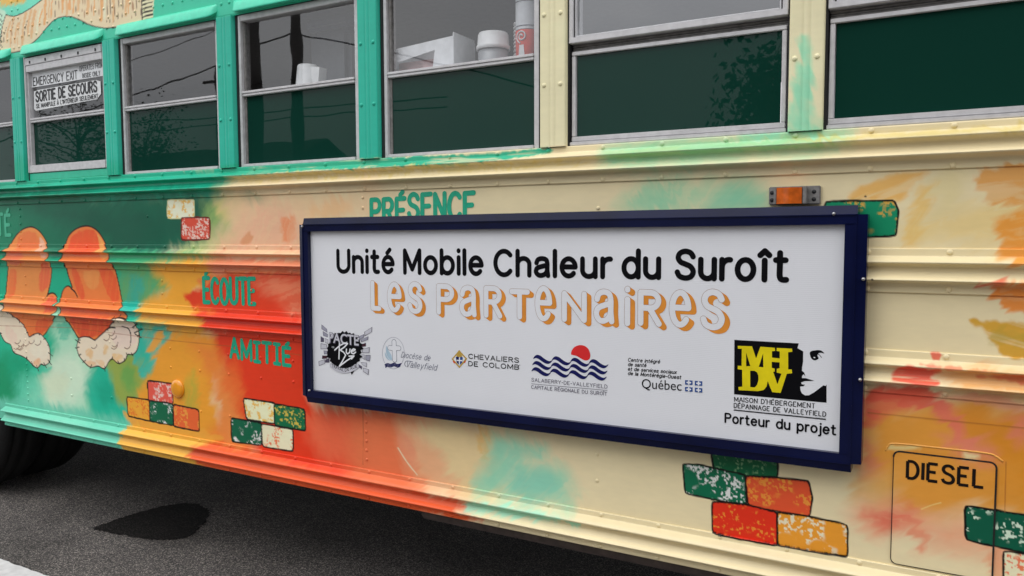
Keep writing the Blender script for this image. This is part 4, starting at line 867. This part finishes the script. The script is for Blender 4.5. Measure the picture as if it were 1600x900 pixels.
# street work logo
c3 = lambda q: [(490 + a / 7.619, 495 + b / 7.619) for a, b in q]
f = newflat()
for q, m in (([(95, 90), (160, 145), (165, 190), (95, 145)], 1), ([(110, 170), (170, 205), (170, 245), (115, 225)], 1), ([(85, 230), (125, 255), (125, 300), (85, 300)], 3), ([(85, 315), (160, 330), (165, 385), (85, 385)], 5), ([(120, 400), (170, 405), (175, 445), (125, 445)], 1), ([(105, 460), (165, 462), (160, 498), (100, 500)], 4), ([(60, 530), (135, 505), (140, 555), (65, 585)], 5), ([(140, 510), (190, 490), (190, 545), (140, 545)], 3), ([(135, 255), (175, 270), (175, 320), (140, 310)], 5),
             ([(605, 180), (700, 120), (695, 180), (610, 230)], 5), ([(540, 235), (603, 205), (603, 245), (545, 275)], 1), ([(560, 275), (655, 230), (650, 275), (570, 300)], 1), ([(560, 330), (625, 310), (625, 350), (560, 360)], 4), ([(580, 385), (670, 360), (665, 430), (580, 430)], 5), ([(620, 455), (680, 455), (670, 530), (620, 515)], 1), ([(570, 450), (610, 450), (612, 510), (575, 490)], 5), ([(560, 540), (635, 545), (635, 600), (590, 575)], 5), ([(530, 560), (580, 590), (575, 625), (530, 590)], 3), ([(590, 605), (660, 625), (655, 690), (590, 650)], 5)):
    f.ppoly(c3(q), 3); cx, cy = np.mean(q, 0); f.ppoly(c3([(cx + (a - cx) * .86, cy + (b - cy) * .82) for a, b in q]), m)
jr = random.Random(8); f.ppoly(c3([(370 + (205 + jr.uniform(-14, 16) + (12 if k % 2 else -8)) * math.cos(k * math.pi / 28), 400 + (225 + jr.uniform(-14, 12) + (12 if k % 2 else -8)) * math.sin(k * math.pi / 28)) for k in range(56)]), 0)
f.ppoly(c3([(430, 600), (520, 590), (480, 650), (455, 690), (440, 640)]), 0)
for dx, m, s in ((5, 3, 1.04), (0, 2, 1)): f.type('PACTE', *c3([(185 + dx, 300 + dx), (540 + dx, 340 + dx)]), .036 * s, m, bold=.02 if m == 2 else .04)
for q in ([(310, 320), (305, 500)], [(255, 395), (310, 345), (370, 312), (408, 318), (370, 360), (320, 395), (360, 420), (385, 455)], [(385, 455), (345, 530), (308, 590), (400, 520), (485, 465)], [(425, 468), (485, 465), (455, 500)], [(395, 385), (392, 425), (408, 440), (432, 425), (438, 385)], [(450, 412), (480, 405), (500, 390), (478, 382), (455, 400), (455, 430), (480, 440), (505, 420)]): f.pline(c3(q), .0052, 6)
f.type('DE', *c3([(222, 368), (250, 372)]), .006, 6); f.pline(c3([(216, 578), (290, 622), (370, 640), (450, 625), (520, 585)]), .017, 2, smooth=True); f.type('TRAVAIL', *c3([(222, 600), (362, 652)]), .0125, 0, bold=.01); f.type('DE RUE', *c3([(376, 656), (522, 604)]), .0125, 0, bold=.01)
f.build('street_work_logo', [INK, GREY, LGR, DGR, MAR, LGR, PAPER], sign)
# diocese logo
f = newflat(); E_ = [(950 + 130 * math.cos(k * math.pi / 20), 432 + 188 * math.sin(k * math.pi / 20)) for k in range(41)]
f.pline(c3(E_), .0014, 0); f.ppoly(c3([(868, 345), (892, 400), (925, 455), (935, 515), (905, 505), (872, 455), (862, 400)]), 1, True); f.ppoly(c3([(850, 420), (880, 480), (910, 520), (880, 505), (855, 470)]), 1, True)
for w, m in ((.0195, 2), (.0165, 3)):
    f.pline(c3([(958, 300), (966, 510)]), w, m); f.pline(c3([(905, 370), (1018, 374)]), w * .9, m)
f.pline(c3([(958, 300), (966, 510)]), .0160, 3)
for k in range(3): f.pline(c3([(850 + 5 * k, 572 + 15 * k), (880, 556 + 15 * k), (920, 566 + 15 * k), (960, 552 + 15 * k), (1000, 568 + 15 * k), (1045 - 8 * k, 556 + 16 * k)]), .0034, 4, smooth=True)
f.word('Diocèse de', *c3([(1040, 484), (1385, 524)]), .0200, .0016, 2, shear=.35); f.word('Valleyfield', *c3([(1100, 598), (1462, 642)]), .0215, .0016, 2, shear=.35)
f.pline(c3([(1180, 535), (1110, 525), (1085, 560), (1105, 595)]), .0018, 2, smooth=True)
f.build('diocese_logo', [GREY, LBL, SLATE, PAPER, NVY], sign)
# knights logo
c4 = lambda q: [(690 + a / 5.922, 525 + b / 5.922) for a, b in q]
f = newflat(); f.ppoly(c4([(163, 128), (200, 170), (238, 210), (200, 258), (165, 297), (130, 258), (93, 213), (130, 170)]), 0); f.ppoly(c4([(163, 150), (220, 210), (165, 278), (110, 213)]), 1); f.ppoly(c4([(132, 196), (150, 185), (180, 187), (198, 200), (192, 245), (165, 272), (140, 245)]), 2); f.ppoly(c4([(166, 195), (198, 200), (192, 245), (166, 272)]), 3)
f.ppoly(c4([(136, 185), (150, 165), (163, 148), (178, 165), (194, 187), (180, 195), (150, 193)]), 0); f.pline(c4([(166, 200), (165, 262)]), .004, 1); f.pline(c4([(145, 225), (188, 228)]), .004, 1)
f.ppoly(c4([(100, 228), (128, 240), (118, 255)]), 4); f.ppoly(c4([(205, 240), (228, 226), (215, 252)]), 4)
f.word('CHEVALIERS', *c4([(248, 210), (716, 250)]), .0168, .0027, 5); f.word('DE COLOMB', *c4([(248, 278), (718, 314)]), .0168, .0027, 5); f.pline(c4([(722, 268), (725, 269)]), .002, 5)
f.build('knights_logo', [GOLD, PAPER, NVY, BLU, RED, INK], sign)
# town logo
f = newflat(); f.ppoly(c4([(1198, 168), (1206, 132), (1235, 98), (1280, 84), (1325, 92), (1358, 120), (1376, 165), (1372, 205), (1352, 224), (1322, 224), (1290, 208), (1250, 185), (1215, 176)]), 0, True)
wv = [(848, 212), (862, 186), (885, 174), (915, 182), (945, 205), (975, 224), (1002, 232), (1028, 222), (1012, 246), (988, 258), (958, 252), (928, 234), (900, 214), (872, 204)]
for r_, (ox, oy) in enumerate(((0, 0), (-8, 57), (-16, 114))):
    for k in range(4): f.ppoly(c4([(a + ox + 172 * k, b + oy + 13.5 * k) for a, b in wv]), 1, True)
f.word('SALABERRY-DE-VALLEYFIELD', *c4([(832, 421), (1535, 487)]), .0118, .0015, 2); f.pline(c4([(830, 441), (1534, 503)]), .0012, 2, square=True); f.word('CAPITALE RÉGIONALE DU SUROÎT', *c4([(830, 487), (1532, 553)]), .0112, .0015, 2)
f.build('town_logo', [RED, NVY, DGR], sign)
# provincial health logo
c5 = lambda q: [(960 + a / 10, 540 + b / 10) for a, b in q]
f = newflat()
for tx, x1, y0, y1 in (('Centre intégré', 712, 250, 283), ('de santé', 498, 322, 338), ('et de services sociaux', 970, 392, 446), ('de la Montérégie-Ouest', 1042, 460, 527)): f.word(tx, *c5([(208, y0), (x1, y1)]), .0112, .0019, 0, shear=.22)
f.type('Québec', *c5([(428, 664), (1050, 704)]), .0285, 0)
for q in ([(1105, 538), (1222, 546), (1222, 614), (1105, 608)], [(1258, 550), (1374, 558), (1374, 628), (1258, 620)], [(1105, 644), (1222, 652), (1222, 720), (1105, 712)], [(1258, 656), (1374, 666), (1374, 734), (1258, 724)]):
    f.ppoly(c5(q), 1); cx, cy = np.mean(q, 0); f.pline(c5([(cx, cy - 22), (cx, cy + 22)]), .0042, 2); f.pline(c5([(cx - 26, cy - 2), (cx + 26, cy + 2)]), .0042, 2)
f.build('health_centre_logo', [INK, BLU, PAPER], sign)
# shelter logo
f = newflat()
f.ppoly([(1147.5, 531), (1248, 536.5), (1246, 544), (1255, 549), (1254.8, 565), (1253.3, 574), (1253, 579), (1256.5, 582), (1258.5, 588), (1255.5, 584.5), (1253.2, 587.5), (1253, 590.5), (1259, 590.8), (1266, 593), (1272.5, 594.9), (1265, 595.2), (1257, 595.5), (1251.5, 597.5), (1253, 600.5), (1258, 601), (1255, 603.3), (1250.2, 604), (1250.6, 609), (1253, 614.5), (1258, 617.8), (1264, 617.6), (1272, 613), (1280, 607), (1286.5, 602), (1290, 603), (1291.5, 600.8), (1291.5, 629.3), (1147, 616)], 0)
f.ppoly([(1265.3, 551.5), (1268, 548.5), (1273, 547.6), (1279, 547), (1284, 548.3), (1288, 552.3), (1282.5, 551), (1278.5, 552.5), (1277.2, 555.5), (1279, 560), (1274.5, 562.8), (1270, 562), (1267, 558.5)], 0, True)
f.pline([(1272, 558.5), (1273, 558.7)], .0028, 2); f.pline([(1278, 553.2), (1281, 555), (1283.5, 558.5)], .0015, 0)
c6 = lambda q: [(1120 + a / 7.619, 520 + b / 7.619) for a, b in q]
f.ppoly(c6([(250, 155), (420, 160), (468, 305), (520, 165), (690, 178), (695, 215), (657, 220), (657, 295), (750, 305), (750, 222), (712, 215), (715, 180), (895, 188), (900, 225), (850, 232), (850, 435), (892, 437), (897, 480), (834, 487), (760, 715), (660, 706), (607, 575), (592, 640), (560, 680), (490, 694), (262, 682), (258, 645), (305, 640), (302, 440), (250, 432), (250, 392), (296, 395), (298, 190), (252, 188)]), 1)
for q in ([(350, 235), (400, 395), (350, 398)], [(552, 245), (555, 410), (500, 405)], [(398, 450), (450, 452), (480, 470), (495, 510), (497, 560), (480, 620), (450, 650), (398, 645)], [(655, 345), (748, 352), (748, 420), (714, 428), (714, 472), (770, 487), (722, 612), (672, 465), (690, 462), (690, 425), (655, 415)]): f.ppoly(c6(q), 0)
f.word("MAISON D'HÉBERGEMENT", (1147, 627.4), (1274, 638.4), .0138, .0020, 0, serif=1, square=True); f.word('DÉPANNAGE DE VALLEYFIELD', (1146.5, 637.1), (1291, 651.4), .0138, .0020, 0, serif=1, square=True); f.pline([(1146.5, 640.4), (1290.5, 655)], .0030, 0, square=True)
f.word('Porteur du projet', (1132, 660.6), (1306.5, 680.6), .0285, .0047, 0)
f.build('shelter_logo', [INK, YEL, PAPER], sign)

# ------------------------------------------------------------------ things on the counter inside
WHP = mat('white_plastic', (.86, .86, .85), .4); YI = .095
def kettle():
    x0, zt = at(468, 104, YI); x1, zb = at(494, 132, YI); cx = (x0 + x1) / 2
    t = empty('jug', (cx, YI, 1.90), 'white tapered jug with spout on the counter behind glass', 'jug')
    m = MB(); r = (x1 - x0) / 2; m.lathe([(.0001, 0), (r * 1.3, 0), (r * 1.32, .01), (r * .92, zt - 1.9 - .006), (r * .85, zt - 1.9), (r * .8, zt - 1.9 - .005), (r * 1.1, .02)], (cx, YI, 1.90)); m.build('jug_body', WHP, t)
    s = MB(); a, b = at(493, 105, YI); c_, d = at(505, 106, YI); s.prism([(a - .01, b), (c_, d), (c_ - .014, d - .10), (a, b - .06)], YI - .02, YI + .02); s.build('spout', WHP, t)
kettle()
def dispenser():
    y = .35; x0, zt = at(513, 62, y); x1, _ = at(575, 60, y)
    t = empty('water_dispenser', ((x0 + x1) / 2, y, 1.90), 'faint grey boxy water dispenser behind the glass, right of the white jug', 'water dispenser')
    m = MB(); m.box(x0, x1, y - .12, y + .12, 1.90, zt, 0, .02); m.build('dispenser_body', mat('dispenser_grey', (.16, .17, .19), .4), t)
    m = MB(); m.box(x0 - .01, x1 + .01, y - .13, y + .13, zt + .002, zt + .05, 0, .02); m.build('dispenser_lid', mat('dispenser_lid', (.18, .19, .22), .4), t)
dispenser()
def tray():
    y = .125; L0, zb = at(603, 108, y); R0, zt = at(727, 57, y); Lt = at(612, 82, y)[1]
    t = empty('wall_dispenser_box', ((L0 + R0) / 2, y, 1.90), 'white open-fronted metal box with a cut-out front, between jug and jar', 'box')
    m = MB(); fr = [(L0, 1.90), (R0 - .004, 1.90), (R0 - .004, zt - .012), (L0 + .0, zt - .035)]
    wx0, wx1 = at(632, 100, y)[0], at(690, 80, y)[0]
    hole = [(wx0, 1.915), (wx1, 1.915), (wx1 + .02, zt - .05), (wx0 + .02, zt - .075)]
    tri = tessellate_polygon([[Vector((*p, 0)) for p in fr], [Vector((*p, 0)) for p in hole]]); P = fr + hole
    m.add([(p[0], y - .07, p[1]) for p in P], [tuple(q) for q in tri]); m.add([(p[0], y - .068, p[1]) for p in P], [tuple(q) for q in tri])
    m.box(L0, R0, y + .06, y + .064, 1.90, zt - .01); m.box(R0 - .004, R0, y - .072, y + .06, 1.90, zt); m.box(L0 - .003, L0, y - .07, y + .06, 1.90, zt - .035)
    m.build('box_shell', mat('white_enamel', (.84, .85, .86), .35), t)
    d = MB()
    for k in range(4): d.box(L0 + .012, L0 + .02, y - .0712, y - .0702, 1.93 + .018 * k, 1.938 + .018 * k, 0, 0)
    d.build('vent_slot', RUB, t)
    m = MB(); m.box(wx0 + .005, wx1 + .02, y - .04, y + .05, 1.902, zt - .07, 0); m.build('carton_wrap', mat('pink_carton', (.74, .50, .49), .5, noise=.3, nscale=25), t)
tray()
def jar():
    y = .11; x0, zt = at(748, 59, y); x1, zl = at(794, 76, y); cx, r = (x0 + x1) / 2, (x1 - x0) / 2
    t = empty('lidded_jar', (cx, y, 1.90), 'clear jar with a wide white lid, left of the cup stack', 'jar')
    m = MB(); m.lathe([(.0001, 0), (r * .88, 0), (r * .9, .01), (r * .9, zl - 1.9 - .004), (r * .85, zl - 1.9 - .002)], (cx, y, 1.90)); m.build('jar_body', mat('cloudy_plastic', (.34, .35, .36), .25), t)
    m = MB(); m.lathe([(r * .9, 0), (r, .0), (r, .012), (r * .94, .016), (r * .90, zt - zl), (r * .85, zt - zl + .006), (.0001, zt - zl + .006)], (cx, y, zl)); m.build('jar_lid', WHP, t)
jar()
def cups():
    y = .10; x0, zb = at(808, 84, y); x1, _ = at(842, 80, y); cx, r = (x0 + x1) / 2, (x1 - x0) / 2
    t = empty('paper_cup_stack', (cx, y, 1.90), 'tall stack of white paper cups, red at the base with a white swirl', 'paper cups')
    RC = mat('cup_red', (.85, .10, .07), .5); WC = mat('cup_white', (.76, .78, .80), .5)
    zr_ = at(825, 50, y)[1]
    m = MB(); m.lathe([(.0001, 0), (r * .97, 0), (r, zr_ - 1.9)], (cx, y, 1.90), m=0); m.build('red_cup', RC, t)
    m = MB(); m.lathe([(r, 0), (r * 1.0, .20), (r * .98, .30), (.0001, .30)], (cx, y, zr_ + .002)); m.build('cup_sleeve', WC, t)
    m = MB()
    for k in range(17):
        z = 1.905 + .0125 * k; m.lathe([(r * .9, 0), (r * 1.02, .001), (r * 1.03, .004), (r * 1.0, .0065), (r * .9, .007)], (cx - .035, y + .05, z))
    m.build('cup_rims', WHP, t)
    pr = Flat(y - r - .001); pr.plane = y; cs, cz = at(824, 61, y)
    sp_ = [(cs + (.003 + .0175 * k / 30) * math.cos(k * .36), cz + (.003 + .0175 * k / 30) * math.sin(k * .36)) for k in range(31)]
    m = MB()
    def bend(x, z): d = max(-.98, min(.98, (x - cx) / r)); return (x, y - r * math.sqrt(1 - d * d) - .0015, z)
    m.tube([bend(*p) for p in sp_], .0026, 5); a, b = at(824, 74, y); m.add([bend(a - .008, b), bend(a + .008, b), bend(a + .011, b - .035), bend(a - .011, b - .035)], [(0, 1, 2, 3)]); m.build('swirl_mark', mat('cup_print_white', (.7, .7, .7), .5), t)
    for zz in (zr_ + .012, zr_ + .088, zr_ + .105, zr_ + .118):
        m = MB(); m.tube([bend(cx + r * .9 * math.sin(u), zz) for u in np.linspace(-1.2, 1.2, 14)], .0009, 4); m.build('printed_line', DGR, t)
cups()

# ------------------------------------------------------------------ the street behind the camera (seen mirrored in the window glass)
WOOD = mat('weathered_pole', (.035, .030, .027), .85, noise=.3, nscale=12); WIRE = mat('cable_black', (.015, .015, .015), .6)
def mir(px, py, D):                                     # what the flat glass mirrors at a photo point, standing D metres in front of the bus
    x, z = at(px, py, D); return (x, -D, z)
def pole(px, D, w, label):
    x = mir(px, 60, D)[0]; t = empty('utility_pole', (x, -D, 0), label, 'utility pole', 'utility poles across the street')
    m = MB(); m.tube([(x, -D, 0), (x, -D, 4), (x, -D, 9.5)], w / 2, 14, r1=w / 2 * .75); m.build('pole_shaft', WOOD, t)
    m = MB(); m.box(x - 1, x + 1, -D - .06, -D + .06, 8.7, 8.82); m.build('crossarm', WOOD, t)
pole(463, 9, .26, 'slim weathered utility pole carrying the cable, across the street')
pole(390, 7, .42, 'thick dark utility pole beside the slim one, across the street')
def cable(pts, D, r, label):
    P = [mir(a, b, D) for a, b in pts]; P = smooth_pts(P, False, 6); m = MB(); m.tube(P, r, 6); o = m.build('overhead_cable', WIRE); o.location = (0, 0, 0)
    set_props(o, label, 'cable', 'overhead cables across the street')
cable([(-200, 300), (60, 196), (195, 152), (270, 126), (340, 100), (402, 70), (455, 52)], 8.8, .016, 'thick cable dropping left from the slim pole')
cable([(470, 53), (562, 71), (650, 90), (900, 150)], 8.8, .014, 'thin cable dropping right from the slim pole')
cable([(60, 145), (200, 97), (275, 70), (340, 45), (420, 10)], 11, .010, 'thinnest and highest cable across the street')
cable([(100, 202), (255, 189), (342, 182), (700, 150)], 24, .03, 'upper of the two far cables over the roof')
cable([(100, 222), (265, 202), (342, 194), (700, 166)], 24, .03, 'lower of the two far cables over the roof')
pole(339, 24, .28, 'far utility pole beyond the roofs')
LEAF = mat('spring_leaves', (.05, .06, .035), .7, noise=.4, nscale=3)
def tree(px, py, D, rad, label, seed):
    x, y, z = mir(px, py, D); rn = random.Random(seed); t = empty('street_tree', (x, y, 0), label, 'tree', 'trees across the street')
    tr = MB(); tr.tube([(x, y, 0), (x + .1, y, z * .4), (x, y, z)], .2, 8, r1=.05); tips = []
    for k in range(34):
        a, e = rn.uniform(0, 6.28), rn.uniform(-.1, 1.3); q = Vector((x, y, rn.uniform(z * .45, z))); l = rad * rn.uniform(.7, 1.25)
        d = Vector((math.cos(a) * math.cos(e), math.sin(a) * math.cos(e), math.sin(e))); mid = q + d * l * .5 + Vector((0, 0, rn.uniform(-.1, .2))); end = q + d * l
        tr.tube([q, mid, end], .035, 5, r1=.008); tips += [mid, end, (mid + end) / 2]
        for j in range(4):
            s = mid.lerp(end, rn.random()); tr.tube([s, s + Vector((rn.uniform(-.5, .5), rn.uniform(-.5, .5), rn.uniform(0, .6)))], .008, 4, r1=.003)
    tr.build('trunk', WOOD, t); cw = MB()
    for k in range(2600):
        c = rn.choice(tips) + Vector((rn.gauss(0, .3), rn.gauss(0, .3), rn.gauss(0, .3))); u = Vector((rn.uniform(-1, 1), rn.uniform(-1, 1), rn.uniform(-1, 1))).normalized() * .06; v = u.orthogonal().normalized() * .04
        cw.add([c - u, c + v, c + u, c - v], [(0, 1, 2, 3)])
    cw.build('crown', LEAF, t, fix=False)
tree(225, 220, 15, 1.7, 'bushy dark tree across the street, the nearer one', 3)
tree(120, 215, 17, 2.1, 'wide dark tree across the street, the farther one', 6)
tree(1224, 132, 8, .42, 'small dense shrub tree at the left corner of the near dark house', 11)
def house(x0, x1, y0, depth, eave, ridge, label, wallc, roofc):
    t = empty('house', ((x0 + x1) / 2, y0 - depth / 2, 0), label, 'house', 'houses across the street')
    m = MB(); m.box(x0, x1, y0 - depth, y0, 0, eave, 0, 0); m.build('wall', mat('house_wall', wallc, .8, noise=.2), t)
    r = MB(); o_ = .4; ym = y0 - depth / 2
    r.add([(x0 - o_, y0 + o_, eave), (x1 + o_, y0 + o_, eave), (x1 + o_, ym, ridge), (x0 - o_, ym, ridge), (x0 - o_, y0 - depth - o_, eave), (x1 + o_, y0 - depth - o_, eave)], [(0, 1, 2, 3), (3, 2, 5, 4), (0, 3, 4), (1, 5, 2), (0, 4, 5, 1)]); r.build('roof', mat('house_roof', roofc, .85, noise=.3, nscale=6), t)
    for k in range(max(1, int((x1 - x0) / 3))):
        wx = x0 + 1 + 3 * k; w = MB(); w.box(wx, wx + 1.1, y0, y0 + .05, 1.0, 2.2); w.build('house_window', mat('house_pane', (.03, .03, .035), .1), t)
house(-1.35, 11, -8, 9, 5.6, 8.6, 'near dark brick house with a charcoal roof across the street', (.045, .035, .03), (.02, .02, .021))
house(-44, -24.5, -20, 9, 3.4, 5.7, 'far low house with a dark roof behind the trees', (.06, .06, .06), (.022, .022, .024))
house(-22, -8, -26, 9, 2.6, 3.9, 'low house with a dark roof between the poles, far across the street', (.05, .05, .05), (.02, .02, .022))
for o in list(bpy.data.objects):
    if o.type == 'MESH' and not o.data.polygons: bpy.data.objects.remove(o)
